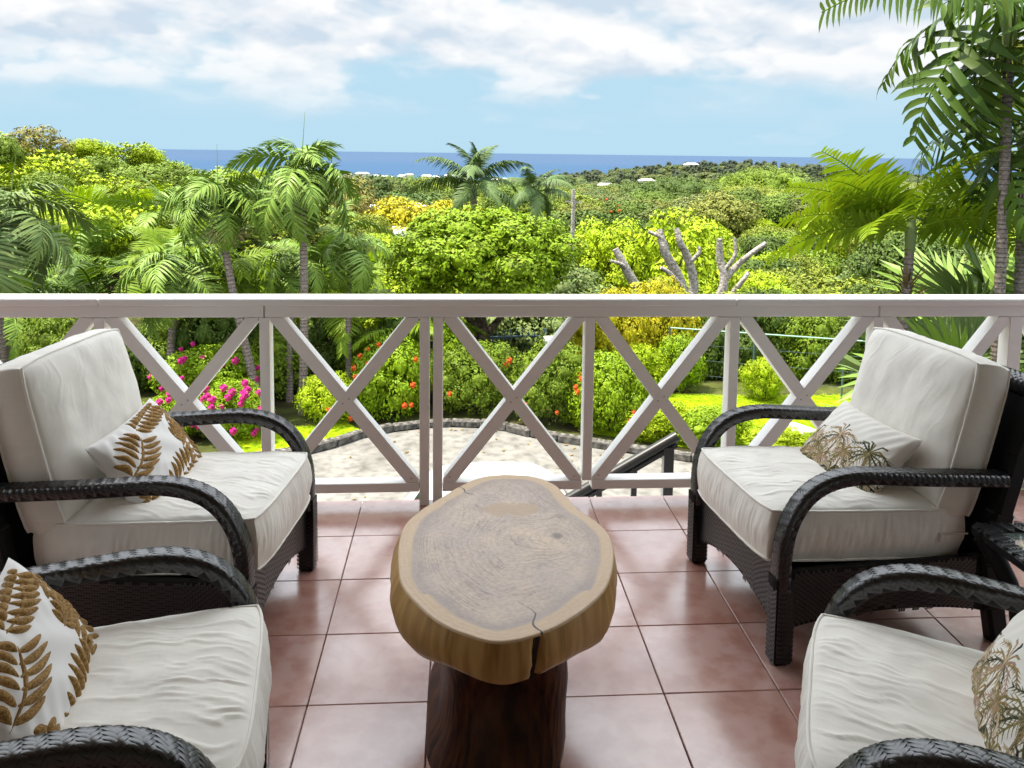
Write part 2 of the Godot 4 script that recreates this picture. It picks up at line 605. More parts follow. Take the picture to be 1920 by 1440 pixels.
func build_terrace() -> void:
	# slab and the wall under its edge
	var mb := MB.new()
	mb.box(Vector3(0.2, -0.13, -0.925), Vector3(9.2, 0.23, 5.03), Basis.IDENTITY, 0.005)
	var slab := struct("terrace_floor", mb, M.grout)
	var meshes := []
	for k in 3:
		var t := MB.new()
		t.box(Vector3.ZERO, Vector3(0.3305, 0.018, 0.3305), Basis.IDENTITY, 0.0022)
		meshes.append(t.mesh())
	var r := RandomNumberGenerator.new()
	r.seed = 5
	var p := 0.333
	for i in range(-8, 10):
		for j in range(-1, 10):
			var x: float = -0.402 + p * (i + 0.5)
			var z := -3.139 + p * (j + 0.5)
			if x < -2.6 or x > 2.9:
				continue
			var tilt := Basis.from_euler(Vector3(r.randf_range(-0.002, 0.002), 0, r.randf_range(-0.002, 0.002)))
			part("tile", meshes[r.randi() % 3], M["tile_%d" % (r.randi() % 4)], slab, Transform3D(tilt, Vector3(x, -0.009 + r.randf_range(-0.0006, 0.0006), z)))
	var ed := MB.new()   # the rest of the floor, out of the picture on both sides and behind
	ed.box(Vector3(-3.6, -0.012, -0.93), Vector3(1.9, 0.02, 5.0))
	ed.box(Vector3(3.85, -0.012, -0.93), Vector3(1.7, 0.02, 5.0))
	ed.box(Vector3(0.15, -0.012, 0.8), Vector3(5.45, 0.02, 1.2))
	obj("outer_tiles", ed, M.tile_1, slab)
	var wl := MB.new()
	wl.box(Vector3(0.2, -1.5, -3.36), Vector3(9.2, 2.5, 0.14))
	struct("terrace_base_wall", wl, M.wall_plaster)
	# the house behind and the roof over the terrace
	var back := MB.new()
	back.box(Vector3(0.2, 1.69, 1.55), Vector3(8.6, 3.38, 0.2))
	back.box(Vector3(-3.75, 1.69, 0.32), Vector3(0.2, 3.38, 2.25))
	back.box(Vector3(4.15, 1.69, 0.32), Vector3(0.2, 3.38, 2.25))
	struct("house_wall", back, M.house_plaster)
	var ro := MB.new()
	ro.box(Vector3(0.2, 3.46, -0.85), Vector3(9.6, 0.12, 5.0))
	struct("terrace_roof", ro, M.ceiling_paint)


func build_railing() -> void:
	var z := -3.445
	var rail := thing("railing", "white painted wooden railing with X-shaped braces along the terrace edge", "railing", Vector3(0, 0, z))
	var mb := MB.new()
	# boards butted end to end, with a hairline joint
	for e in [[-4.3, -1.462], [-1.46, 1.209], [1.211, 4.7]]:
		mb = MB.new()
		mb.box(Vector3((e[0] + e[1]) / 2, 0.892, -0.01), Vector3(e[1] - e[0] - 0.002, 0.03, 0.125), Basis.IDENTITY, 0.004)
		obj("top_cap", mb, M.white_paint, rail)
	for e in [[-4.3, -0.798], [-0.796, 1.856], [1.858, 4.7]]:
		mb = MB.new()
		mb.box(Vector3((e[0] + e[1]) / 2, 0.851, 0.0), Vector3(e[1] - e[0] - 0.002, 0.05, 0.07), Basis.IDENTITY, 0.003)
		obj("top_rail", mb, M.white_paint, rail)
	var posts := [-2.79, -2.13, -1.466, -0.797, -0.131, -0.074, 0.576, 1.212, 1.857, 2.49, 3.12]
	for i in posts.size():
		mb = MB.new()
		var wd := 0.041 if i != 9 else 0.06
		var low := 0.0 if i in [1, 4, 5, 9] else 0.101
		mb.box(Vector3(posts[i], (low + 0.825) / 2, 0.001), Vector3(wd, 0.825 - low, 0.072), Basis.IDENTITY, 0.002)
		obj("post", mb, M.white_paint, rail)
	for i in posts.size() - 1:
		var a: float = posts[i] + 0.022
		var b: float = posts[i + 1] - 0.022
		if b - a < 0.2:
			mb = MB.new()
			mb.box(Vector3((a + b) / 2, 0.7, 0.0), Vector3(b - a - 0.002, 0.035, 0.02))
			obj("latch", mb, M.black_metal, rail)
			continue
		mb = MB.new()
		mb.box(Vector3((a + b) / 2, 0.081, 0.0), Vector3(b - a, 0.04, 0.072), Basis.IDENTITY, 0.002)
		obj("bottom_rail", mb, M.white_paint, rail)
		# two crossing braces, cut to the corners of the bay, a little less deep than the posts
		for s in [-1, 1]:
			var x0 := a + 0.004
			var x1 := b - 0.004
			var y0 := 0.103
			var y1 := 0.824
			var w := 0.053
			var hz: float = 0.0335 if s > 0 else 0.0315
			var pts := [Vector2(x0, y0), Vector2(x0 + w, y0), Vector2(x1, y1 - w * 0.3), Vector2(x1, y1), Vector2(x1 - w, y1), Vector2(x0, y0 + w * 0.3)]
			var q := []
			for e in pts:
				q.append(Vector2(e.x if s > 0 else x0 + x1 - e.x, e.y))
			mb = MB.new()
			var mid := Vector3((x0 + x1) / 2, (y0 + y1) / 2, 0)
			var fr := []
			var bk := []
			for e in q:
				fr.append(Vector3(e.x, e.y, hz))
				bk.append(Vector3(e.x, e.y, -hz))
			mb.poly(fr, mid)
			mb.poly(bk, mid)
			for k in 6:
				mb.poly([fr[k], fr[(k + 1) % 6], bk[(k + 1) % 6], bk[k]], mid)
			obj("brace", mb, M.white_paint, rail)
		for q in [Vector2((a + b) / 2 - 0.012, 0.455), Vector2((a + b) / 2 + 0.014, 0.474), Vector2(a + 0.03, 0.125), Vector2(b - 0.034, 0.121)]:
			mb = MB.new()
			mb.tube([Vector3(q.x, q.y, 0.0335), Vector3(q.x, q.y, 0.0348)], [0.0036], 8)
			obj("screw", mb, M.steel, rail)


# ---------------------------------------------------------------- table cut from a tree trunk
func table_outline(count: int) -> Array:   # smooth closed loop round the top, in metres, centred on (0.14, -2.15)
	var p := [[0.165, -2.636], [0.084, -2.612], [0.013, -2.541], [-0.045, -2.457], [-0.1, -2.375], [-0.142, -2.278], [-0.153, -2.174], [-0.147, -2.056], [-0.131, -1.949], [-0.084, -1.851], [-0.032, -1.777], [0.029, -1.727], [0.099, -1.696], [0.177, -1.716], [0.256, -1.766], [0.331, -1.843], [0.385, -1.926], [0.423, -2.045], [0.439, -2.165], [0.42, -2.265], [0.375, -2.356], [0.351, -2.454], [0.325, -2.546], [0.262, -2.614]]
	var n := p.size()
	var out := []
	for i in count:
		var t := float(i) / count * n
		var k := int(t)
		var f := t - k
		var q := []
		for s in [-1, 0, 1, 2]:
			var e: Array = p[(k + s + n) % n]
			q.append(Vector2(e[0] - 0.14, e[1] + 2.15))
		out.append(q[1].cubic_interpolate(q[2], q[0], q[3], f))
	return out


func wood_top_picture(loop: Array) -> Texture2D:
	var w := 640
	var h := 960
	var sx := 0.68
	var sz := 1.02
	# distance to the outline on a coarse grid
	var gw := 81
	var gh := 121
	var dist := PackedFloat32Array()
	for j in gh:
		for i in gw:
			var p := Vector2((i / 80.0 - 0.5) * sx, (j / 120.0 - 0.5) * sz)
			var best := 9.0
			for q in loop:
				best = minf(best, p.distance_squared_to(q))
			dist.append(sqrt(best))
	var n1 := noise(81, 3.0, 4)
	var n2 := noise(82, 14.0, 4)
	var n3 := noise(83, 60.0, 3)
	var n4 := noise(84, 6.0, 3)
	var pith := [Vector2(0.135, -0.025), Vector2(-0.03, -0.36), Vector2(0.165, -0.16)]
	var data := PackedByteArray()
	data.resize(w * h * 3)
	var sap := Color(0.735, 0.625, 0.49)
	var tan1 := Color(0.83, 0.735, 0.615)
	var gray1 := Color(0.72, 0.65, 0.60)
	var dark := Color(0.38, 0.325, 0.30)
	for y in h:
		var pz := (y / float(h) - 0.5) * sz
		var gy := y / float(h) * 120.0
		var j := mini(int(gy), 119)
		var fy := gy - j
		for x in w:
			var px := (x / float(w) - 0.5) * sx
			var gx := x / float(w) * 80.0
			var i := mini(int(gx), 79)
			var fx := gx - i
			var a := j * gw + i
			var de := lerpf(lerpf(dist[a], dist[a + 1], fx), lerpf(dist[a + gw], dist[a + gw + 1], fx), fy)
			var wob := n1.get_noise_2d(px, pz)
			var wob2 := n2.get_noise_2d(px, pz)
			var v := Vector2(px + wob * 0.03, pz + n1.get_noise_2d(px + 9.0, pz) * 0.03)
			var r0: float = v.distance_to(pith[0])
			var r1: float = v.distance_to(pith[1]) * 1.25
			var r2: float = v.distance_to(pith[2]) * 1.6
			var rr := -log(exp(-r0 * 22.0) + exp(-r1 * 22.0) + 0.35 * exp(-r2 * 22.0)) / 22.0
			rr = maxf(rr, 0.0)
			var rho := rr / (rr + de + 0.02)
			var phase := rho * 19.0 + 1.6 * n1.get_noise_2d(rho * 3.0, 7.0) * 2.0 + wob * 1.1 + wob2 * 0.16
			var ring := 0.5 + 0.5 * sin(phase * TAU)
			var fine := 0.5 + 0.5 * sin(phase * TAU * 3.3 + wob2 * 1.5)
			var grain := n3.get_noise_2d(px, pz)
			var patch := clampf(0.5 + n4.get_noise_2d(px, pz) * 1.3, 0.0, 1.0)
			var c := gray1.lerp(tan1, patch * 0.4 + 0.3 * smoothstep(0.25, 0.0, r0))
			c = c.lerp(dark, clampf((0.22 * pow(ring, 2.0) + 0.15 * pow(fine, 2.0)) * clampf(0.75 + n4.get_noise_2d(px * 1.0 + 4.0, pz) * 1.2, 0.25, 1.2) + 0.20 * grain + 0.08 * wob2 + 0.04, 0.0, 0.6))
			c = c.lerp(dark, 0.75 * smoothstep(0.024, 0.006, r0) + 0.45 * smoothstep(0.04, 0.0, r2 / 1.6))
			# the pale tan figure beyond the middle
			var bl := Vector2((px - 0.03) / 0.095, (pz + 0.215) / 0.05).length() + wob2 * 0.5
			c = c.lerp(Color(0.66, 0.55, 0.42), 0.7 * smoothstep(1.1, 0.6, bl))
			# a band of darker heartwood next to the sapwood
			var rim := 0.036 + 0.012 * wob + (0.012 if pz > 0.25 else 0.0)
			c = c.lerp(Color(0.57, 0.51, 0.475), 0.5 * smoothstep(rim + 0.05, rim + 0.008, de))
			c = c.lerp(sap.lerp(tan1, 0.3 * ring + 0.25 * grain), smoothstep(rim + 0.006, rim - 0.006, de))
			# checks: the long crack at the near end and a short one at the far end
			var cx := 0.03 + 0.012 * sin(pz * 60.0) + 0.03 * (0.44 - pz) * -1.0 + 0.25 * (pz - 0.30)
			if pz > 0.29:
				var wd := lerpf(0.0004, 0.0026, smoothstep(0.29, 0.45, pz))
				c = c.lerp(Color(0.09, 0.065, 0.05), smoothstep(wd * 1.7, wd * 0.6, absf(px - cx + wob2 * 0.004)))
			var c2 := Vector2(px + 0.115, pz + 0.37)
			if c2.length() < 0.07:
				c = c.lerp(Color(0.12, 0.09, 0.07), smoothstep(0.0022, 0.0008, absf(c2.x * 0.75 - c2.y * 0.5 + wob2 * 0.012)) * smoothstep(0.07, 0.045, c2.length()))
			var o := (y * w + x) * 3
			data[o] = int(clampf(c.r, 0, 1) * 255)
			data[o + 1] = int(clampf(c.g, 0, 1) * 255)
			data[o + 2] = int(clampf(c.b, 0, 1) * 255)
	return ImageTexture.create_from_image(Image.create_from_data(w, h, false, Image.FORMAT_RGB8, data))


func build_table() -> void:
	var t := thing("slab_coffee_table", "oval coffee table cut from a tree trunk slab with grey rings and golden live edge", "coffee table", Vector3(0.14, 0, -2.15))
	var loop := table_outline(160)
	var topm := mat("wood_top", Color.WHITE, 0.46, 0.5)
	topm.albedo_texture = wood_top_picture(loop)
	bump(topm, gray_tex(85, 0.08, 3), 0.03)
	var n := loop.size()
	var nz := noise(86, 3.5, 3)
	var mb := MB.new()
	# the top: rings from the middle out, a soft edge
	var rings := [0.0, 0.3, 0.6, 0.8, 0.93, 0.985]
	for k in rings.size():
		for i in n:
			var p: Vector2 = loop[i] * rings[k]
			mb.vert(Vector3(p.x, 0.45 + 0.0016 * nz.get_noise_2d(p.x * 3.0, p.y * 3.0), p.y), Vector2(p.x / 0.68 + 0.5, p.y / 1.02 + 0.5))
	for k in [1, 2]:
		for i in n:
			var p: Vector2 = loop[i] * (0.995 if k == 1 else 1.0)
			mb.vert(Vector3(p.x, 0.4485 if k == 1 else 0.4445, p.y), Vector2(p.x * 0.99 / 0.68 + 0.5, p.y * 0.99 / 1.02 + 0.5))
	for k in rings.size() + 1:
		for i in n:
			var a := k * n + i
			var b := k * n + (i + 1) % n
			mb.tri(a, b, b + n)
			mb.tri(a, b + n, a + n)
	# clockwise or not, keep the top facing up
	if Geometry2D.is_polygon_clockwise(PackedVector2Array(loop)) == false:
		for q in range(0, mb.ix.size(), 3):
			var sw := mb.ix[q]
			mb.ix[q] = mb.ix[q + 1]
			mb.ix[q + 1] = sw
	var top := obj("slab_top", mb, topm, t)
	# the live edge: bulging, hollowed and tucked in below, split at the near end
	var fine := table_outline(420)
	var prof := [[0.4445, 0.0], [0.43, 0.003], [0.405, 0.007], [0.38, 0.009], [0.355, 0.007], [0.34, 0.0], [0.333, -0.014], [0.33, -0.05], [0.33, -0.16]]
	mb = MB.new()
	var nf := fine.size()
	var best := 0
	for i in nf:
		if fine[i].distance_to(Vector2(0.062, 0.45)) < fine[best].distance_to(Vector2(0.062, 0.45)):
			best = i
	var crackb := MB.new()
	for k in prof.size():
		for i in nf + 1:
			var p: Vector2 = fine[i % nf]
			var q: Vector2 = fine[(i + 2) % nf] - fine[(i - 2 + nf) % nf]
			var out := Vector2(q.y, -q.x).normalized()
			if out.dot(p) < 0:
				out = -out
			var ang := p.angle()
			var low := nz.get_noise_2d(cos(ang) * 0.35 + 5.0, sin(ang) * 0.35)
			var y: float = prof[k][0]
			var drop := (0.4445 - y) / 0.115
			y -= drop * 0.014 * (low * 0.8 + 0.3) 
			y += drop * 0.022 * smoothstep(0.25, 0.45, p.y)
			var o: float = prof[k][1] + drop * 0.012 * nz.get_noise_2d(cos(ang) * 0.3 + 3.0, sin(ang) * 0.3 + y)
			o += 0.012 * sin(minf(drop, 1.0) * PI) * smoothstep(-0.12, -0.25, p.x)
			var away := absi(i - best - int(drop * -3.0))
			if away < 3 and k > 0:
				o -= 0.03 * (1.0 - away / 3.0)
			mb.vert(Vector3(p.x + out.x * o, y, p.y + out.y * o), Vector2(float(i) / nf, y * 2.2))
	for k in prof.size() - 1:
		for i in nf:
			var a := k * (nf + 1) + i
			mb.tri(a, a + nf + 2, a + 1)
			mb.tri(a, a + nf + 1, a + nf + 2)
	obj("live_edge", mb, M.wood_side, t)
	# the dark split, a thin wedge set into the edge
	var pc: Vector2 = fine[best]
	var pn: Vector2 = (fine[(best + 2) % nf] - fine[(best - 2 + nf) % nf]).normalized()
	crackb.poly([Vector3(pc.x - pn.x * 0.006, 0.447, pc.y - pn.y * 0.006 - 0.004), Vector3(pc.x + pn.x * 0.007, 0.447, pc.y + pn.y * 0.007 - 0.004), Vector3(pc.x - pn.x * 0.002 - 0.008, 0.345, pc.y + 0.004), Vector3(pc.x - pn.x * 0.012 - 0.008, 0.345, pc.y + 0.004)], Vector3(0, 0.4, 0))
	obj("split", crackb, M.crack, t)
	# pedestal: a waisted, hollow-sided block of the same trunk
	mb = MB.new()
	var hs := [0.0, 0.03, 0.07, 0.12, 0.17, 0.22, 0.27, 0.335]
	var ss := 48
	for k in hs.size():
		for i in ss + 1:
			var a := TAU * i / ss
			var ca := cos(a)
			var sa := sin(a)
			var x := signf(ca) * pow(absf(ca), 0.5)
			var z := signf(sa) * pow(absf(sa), 0.5)
			var f: float = hs[k] / 0.335
			var wl := 0.176 - 0.034 * sin(f * PI * 0.95) + (0.016 if f < 0.1 else 0.0)
			var wr := 0.172 + 0.010 * sin(f * PI)
			var px := x * (wr if x > 0 else wl) - 0.022
			var pz := z * (0.27 - 0.05 * sin(f * PI)) + 0.05
			# a hollow in the near face
			if z > 0.6:
				pz -= 0.09 * exp(-pow((px + 0.01) / 0.075, 2)) * sin(clampf(f * 1.15, 0, 1) * PI)
			px += 0.006 * nz.get_noise_2d(px * 4.0, hs[k] * 6.0)
			mb.vert(Vector3(px, hs[k], pz), Vector2(float(i) / ss, hs[k] * 2.0))
	for k in hs.size() - 1:
		for i in ss:
			var a := k * (ss + 1) + i
			mb.tri(a, a + ss + 2, a + 1)
			mb.tri(a, a + ss + 1, a + ss + 2)
	obj("pedestal", mb, M.wood_pedestal, t)


# ---------------------------------------------------------------- armchairs
func strand(mb: MB, f: Callable, a: Vector2, b: Vector2, w: float, lift: float) -> void:
	# one float of the weave from a to b on a surface f(s, t) -> [point, outward]; its ends dive under the next ones
	var dir := (b - a)
	var sd := dir.orthogonal().normalized() * w * 0.5
	var first := mb.v.size()
	for i in 4:
		var t := i / 3.0
		var up := lift * (1.0 if i == 1 or i == 2 else -0.45)
		for k in 3:
			var p: Vector2 = a + dir * t + sd * (k - 1.0)
			var r: Array = f.call(p.x, p.y)
			mb.vert(r[0] + r[1] * (up - (0.0 if k == 1 else lift * 0.4)))
	for i in 3:
		for k in 2:
			var q := first + i * 3 + k
			mb.tri(q, q + 3, q + 4)
			mb.tri(q, q + 4, q + 1)


func fix_facing(mb: MB, f: Callable, mid: Vector2) -> void:
	pass


func herringbone(f: Callable, s1: float, t0: float, t1: float, w: float, turn: float, rr: RandomNumberGenerator, lng := 3) -> MB:
	var mb := MB.new()
	var ca := cos(turn)
	var sa := sin(turn)
	var reach := int((s1 + (t1 - t0)) / w) + 3
	for i in range(-reach, reach):
		for j in range(-reach, reach):
			var k := posmod(i - j, 2 * lng)
			if k != 0 and k != 2 * lng - 1:
				continue
			var hor := k == 0
			var c := Vector2(i + (lng / 2.0 if hor else 0.5), j + (0.5 if hor else lng / 2.0)) * w
			var m := Vector2(c.x * ca - c.y * sa, c.x * sa + c.y * ca)
			if m.x < 0 or m.x > s1 or m.y < t0 or m.y > t1:
				continue
			var d := (Vector2(ca, sa) if hor else Vector2(-sa, ca)) * w * lng * 0.53
			var g := rr.randf_range(0.7, 1.5)
			mb.col = Color(g, g, g * 1.03)
			strand(mb, f, m - d, m + d, w * 0.93, w * 0.13)
	return mb


func plain_weave(f: Callable, s1: float, t1: Callable, w: float, l: float, rr: RandomNumberGenerator, mb: MB) -> void:
	# upright floats in staggered columns; t1(s) -> [lowest, highest]
	var n := int(s1 / w)
	for i in n:
		var s := (i + 0.5) * w
		var lim: Array = t1.call(s)
		var y: float = lim[0] + (l * 0.5 if i % 2 else 0.0) + l * 0.4
		var rib := absf(s / s1 - 0.5) < 0.27
		if rib:
			y = lim[0] - fposmod(lim[0], l) + l * 0.5 * ((i / 3) % 2) + l * 0.5
		while y + l * 0.4 < lim[1]:
			var g := rr.randf_range(0.75, 1.35)
			mb.col = Color(g, g, g * 1.02)
			strand(mb, f, Vector2(s, y - l * 0.44), Vector2(s, y + l * 0.44), w * 0.9, w * 0.12)
			y += l


func cushion(hx: float, hz: float, th: float, crown: float, sd: int, pleat: float, nx := 120, nz := 64) -> Array:
	# [body mesh, piping mesh]: a boxed cushion, its top at y = 0, front towards +z
	var ns := noise(sd, 1.0, 3)
	var nb := noise(sd + 1, 1.0, 2)
	var shape := func(u: float, v: float) -> Vector2:
		return Vector2(u * hx * (1.0 - 0.045 * pow(absf(v), 5.0)), v * hz * (1.0 - 0.05 * pow(absf(u), 5.0)))
	var wr := func(x: float, z: float, v: float) -> float:
		var front := smoothstep(-0.5, 1.0, v)
		var k := ns.get_noise_2d(x * 44.0 + z * 9.0 + 2.5 * ns.get_noise_2d(x * 4.0, z * 4.0), z * 3.0)
		var k2 := nb.get_noise_2d(x * 6.0, z * 5.0)
		return pleat * (0.25 + front) * (maxf(k, 0.0) * 1.5 - 0.25) + 0.006 * k2
	var mb := MB.new()
	for face in [1, -1]:
		mb.grid(nx, nz, func(a: float, b: float) -> Vector3:
			var u := a * 2.0 - 1.0
			var v := (1.0 - b * 2.0) if face > 0 else (b * 2.0 - 1.0)
			var p: Vector2 = shape.call(u, v)
			var fall := (1.0 - pow(absf(u), 4.0)) * (1.0 - pow(absf(v), 4.0))
			var y := crown * pow(maxf(fall, 0.0), 0.6)
			if face > 0:
				y += wr.call(p.x, p.y, v) * smoothstep(0.0, 0.25, fall) - 0.006 * exp(-pow((1.0 - absf(u)) / 0.06, 2)) * 0.0
				return Vector3(p.x, y, p.y)
			return Vector3(p.x, -th - y * 0.25, p.y))
	# the boxing band round it, gathered into upright puckers
	mb.grid(360, 8, func(a: float, b: float) -> Vector3:
		var q := a * 4.0
		var e := 0.0
		var u := 0.0
		var v := 0.0
		if q < 1.0:
			u = -1.0 + 2.0 * q
			v = 1.0
		elif q < 2.0:
			u = 1.0
			v = 1.0 - 2.0 * (q - 1.0)
		elif q < 3.0:
			u = 1.0 - 2.0 * (q - 2.0)
			v = -1.0
		else:
			u = -1.0
			v = -1.0 + 2.0 * (q - 3.0)
		var p: Vector2 = shape.call(u, v)
		var out := Vector2(pow(absf(u), 9.0) * signf(u), pow(absf(v), 9.0) * signf(v)).normalized()
		var bulge := sin(b * PI)
		e = 0.014 * bulge + bulge * pleat * 1.2 * ns.get_noise_2d(a * 230.0, b * 1.6) + 0.004 * nb.get_noise_2d(a * 18.0, b)
		return Vector3(p.x + out.x * e, -th * (1.0 - b), p.y + out.y * e))
	var pipe := MB.new()
	for lv in [0.0, -th]:
		var path := []
		for i in 121:
			var q := i / 120.0 * 4.0
			var u := 0.0
			var v := 0.0
			if q < 1.0:
				u = -1.0 + 2.0 * q
				v = 1.0
			elif q < 2.0:
				u = 1.0
				v = 1.0 - 2.0 * (q - 1.0)
			elif q < 3.0:
				u = 1.0 - 2.0 * (q - 2.0)
				v = -1.0
			else:
				u = -1.0
				v = -1.0 + 2.0 * (q - 3.0)
			var p: Vector2 = shape.call(u, v)
			var out := Vector2(u, v).normalized() * 0.0015
			path.append(Vector3(p.x + out.x, lv + 0.0012 * ns.get_noise_2d(i * 0.6, 3.0), p.y + out.y))
		pipe.tube(path, [0.0042], 6, false)
	return [mb.mesh(), pipe.mesh()]


func make_chair() -> Node3D:
	# local axes: x across, z towards the front, the origin on the floor midway between the front feet
	var c := thing("wicker_armchair", "", "armchair")
	var rr := RandomNumberGenerator.new()
	rr.seed = 77
	var hw := 0.322
	var line := [Vector2(-0.735, 0.528), Vector2(-0.60, 0.538), Vector2(-0.45, 0.549), Vector2(-0.32, 0.561), Vector2(-0.24, 0.566), Vector2(-0.17, 0.56), Vector2(-0.11, 0.54), Vector2(-0.062, 0.503), Vector2(-0.028, 0.45), Vector2(-0.008, 0.385), Vector2(-0.002, 0.31), Vector2(-0.003, 0.23)]
	# resample the arm's centre line
	var path := []
	for i in line.size() - 1:
		for k in 6:
			var a: Vector2 = line[maxi(i - 1, 0)]
			var b: Vector2 = line[mini(i + 2, line.size() - 1)]
			path.append(line[i].cubic_interpolate(line[i + 1], a, b, k / 6.0))
	path.append(line[-1])
	var len := [0.0]
	for i in range(1, path.size()):
		len.append(len[-1] + path[i].distance_to(path[i - 1]))
	var total: float = len[-1]
	var half_w := 0.033
	var half_h := 0.024
	var per := [0.0]
	var sec := []
	for i in 65:   # a rounded-rectangle section, from the middle of the underside round by +x
		var a := -PI / 2 + TAU * i / 64.0
		sec.append(Vector2(signf(cos(a)) * pow(absf(cos(a)), 0.55) * half_w, signf(sin(a)) * pow(absf(sin(a)), 0.7) * half_h))
		if i > 0:
			per.append(per[-1] + sec[i].distance_to(sec[i - 1]))
	var girth: float = per[-1]
	var on_arm := func(x0: float, s: float, t: float, grow: float) -> Array:
		s = clampf(s, 0.0, total - 0.0001)
		var i := 0
		i = mini(int(s / total * (path.size() - 1)), path.size() - 2)
		while i < path.size() - 2 and len[i + 1] < s:
			i += 1
		while i > 0 and len[i] > s:
			i -= 1
		var f: float = (s - len[i]) / (len[i + 1] - len[i])
		var p: Vector2 = path[i].lerp(path[i + 1], f)
		var d: Vector2 = (path[mini(i + 2, path.size() - 1)] - path[maxi(i - 1, 0)]).normalized()
		var nn := Vector2(-d.y, d.x)   # upwards on the flat, forwards on the upright
		var g := fposmod(t, girth)
		var j := mini(int(g / girth * 64.0), 63)
		while j < 63 and per[j + 1] < g:
			j += 1
		while j > 0 and per[j] > g:
			j -= 1
		var q: Vector2 = sec[j].lerp(sec[j + 1], (g - per[j]) / (per[j + 1] - per[j]))
		var e: Vector2 = sec[(j + 2) % 64] - sec[(j + 63) % 64]
		var o2 := Vector2(e.y, -e.x).normalized()
		q += o2 * grow
		return [Vector3(x0 + q.x, p.y + nn.y * q.y, p.x + nn.x * q.y), Vector3(o2.x, nn.y * o2.y, nn.x * o2.y).normalized()]
	for s in [-1, 1]:
		var x0: float = s * (hw - 0.012)
		var core := MB.new()
		core.grid(24, 50, func(u: float, v: float) -> Vector3:
			return on_arm.call(x0, v * total, u * girth, -0.002)[0])
		var arm := obj("arm", core, M.wicker_core, c)
		var fs := func(a: float, b: float) -> Array:
			return on_arm.call(x0, a, b, 0.0)
		var wv := herringbone(fs, total, girth * 0.20, girth * 0.80, 0.0084, 0.5, rr)
		obj("woven_strands", wv, M.wicker, arm, "stuff")
		# front leg below the arm
		var lg := MB.new()
		lg.tube([Vector3(x0, 0.0, -0.006), Vector3(x0, 0.004, -0.006), Vector3(x0, 0.14, -0.004), Vector3(x0, 0.27, -0.003)], [0.026, 0.031, 0.034, 0.036], 4, true)
		for i in lg.v.size():   # squared section
			var o := Vector2(lg.v[i].x - x0, lg.v[i].z + 0.005)
			lg.v[i] = Vector3(x0, lg.v[i].y, -0.005) + Vector3((o.x - o.y) * 0.74, 0, (o.x + o.y) * 0.80)
			lg.n[i] = Vector3.ZERO
		var leg := obj("front_leg", lg, M.wicker_core, c)
		var wl := MB.new()
		for face in 4:
			var fx := func(a: float, b: float) -> Array:
				var ang := face * PI / 2
				var o := Vector2(cos(ang), sin(ang))
				var r := 0.0305 if face % 2 == 0 else 0.031
				var tp := Vector2(-o.y, o.x) * (a - 0.028)
				return [Vector3(x0 + o.x * r * 0.86 + tp.x, b, -0.005 + o.y * r + tp.y), Vector3(o.x, 0, o.y)]
			plain_weave(fx, 0.056, func(_s: float) -> Array: return [0.012, 0.245], 0.0075, 0.0145, rr, wl)
		obj("woven_strands", wl, M.wicker, leg, "stuff")
		# rear leg, running up into the side of the raked back
		var rl := MB.new()
		var rp := [Vector3(x0, 0.0, -0.745), Vector3(x0, 0.12, -0.72), Vector3(x0, 0.26, -0.70), Vector3(x0, 0.42, -0.725), Vector3(x0, 0.60, -0.772), Vector3(x0, 0.80, -0.835)]
		for i in rp.size() - 1:
			var d: Vector3 = rp[i + 1] - rp[i]
			var tilt := Basis(Vector3.RIGHT, -atan2(-d.z, d.y))
			rl.box((rp[i] + rp[i + 1]) / 2 - Vector3(0, 0, 0.01), Vector3(0.052 + 0.001 * i, d.length() + 0.016, 0.064 + 0.012 * (1.0 if i in [1, 2] else 0.0)), tilt, 0.01)
		obj("rear_leg", rl, M.wicker_core, c)
	# seat box: four panels with arched lower edges, woven outside
	var arch := func(s: float, len2: float, low: float, rise: float) -> float:
		var q := s / len2
		return low + rise * pow(sin(clampf(q, 0, 1) * PI), 0.7)
	var pan := MB.new()
	var panel := func(org: Vector3, ax: Vector3, nn: Vector3, len2: float, low: float, rise: float, high: float, mbp: MB) -> void:
		var n := 16
		for i in n:
			var s0 := len2 * i / n
			var s1 := len2 * (i + 1) / n
			var q := []
			for e in [[s0, arch.call(s0, len2, low, rise)], [s1, arch.call(s1, len2, low, rise)], [s1, high], [s0, high]]:
				q.append(org + ax * e[0] + Vector3.UP * e[1])
			var mid: Vector3 = (q[0] + q[2]) / 2 - nn * 0.01
			mbp.poly(q, mid)
			var bk := []
			for e in q:
				bk.append(e - nn * 0.02)
			mbp.poly(bk, mid)
			mbp.poly([q[0], q[1], bk[1], bk[0]], mid + Vector3.UP * 0.05)
			mbp.poly([q[3], q[2], bk[2], bk[3]], mid - Vector3.UP * 0.05)
	panel.call(Vector3(-0.29, 0, 0.0), Vector3.RIGHT, Vector3.BACK, 0.58, 0.075, 0.075, 0.285, pan)
	var apron := obj("front_apron", pan, M.wicker_core, c)
	var wvf := MB.new()
	plain_weave(func(a: float, b: float) -> Array: return [Vector3(-0.285 + a, b, 0.001), Vector3.BACK], 0.57, func(s: float) -> Array: return [arch.call(s, 0.57, 0.078, 0.075), 0.287], 0.0085, 0.0165, rr, wvf)
	obj("woven_strands", wvf, M.wicker, apron, "stuff")
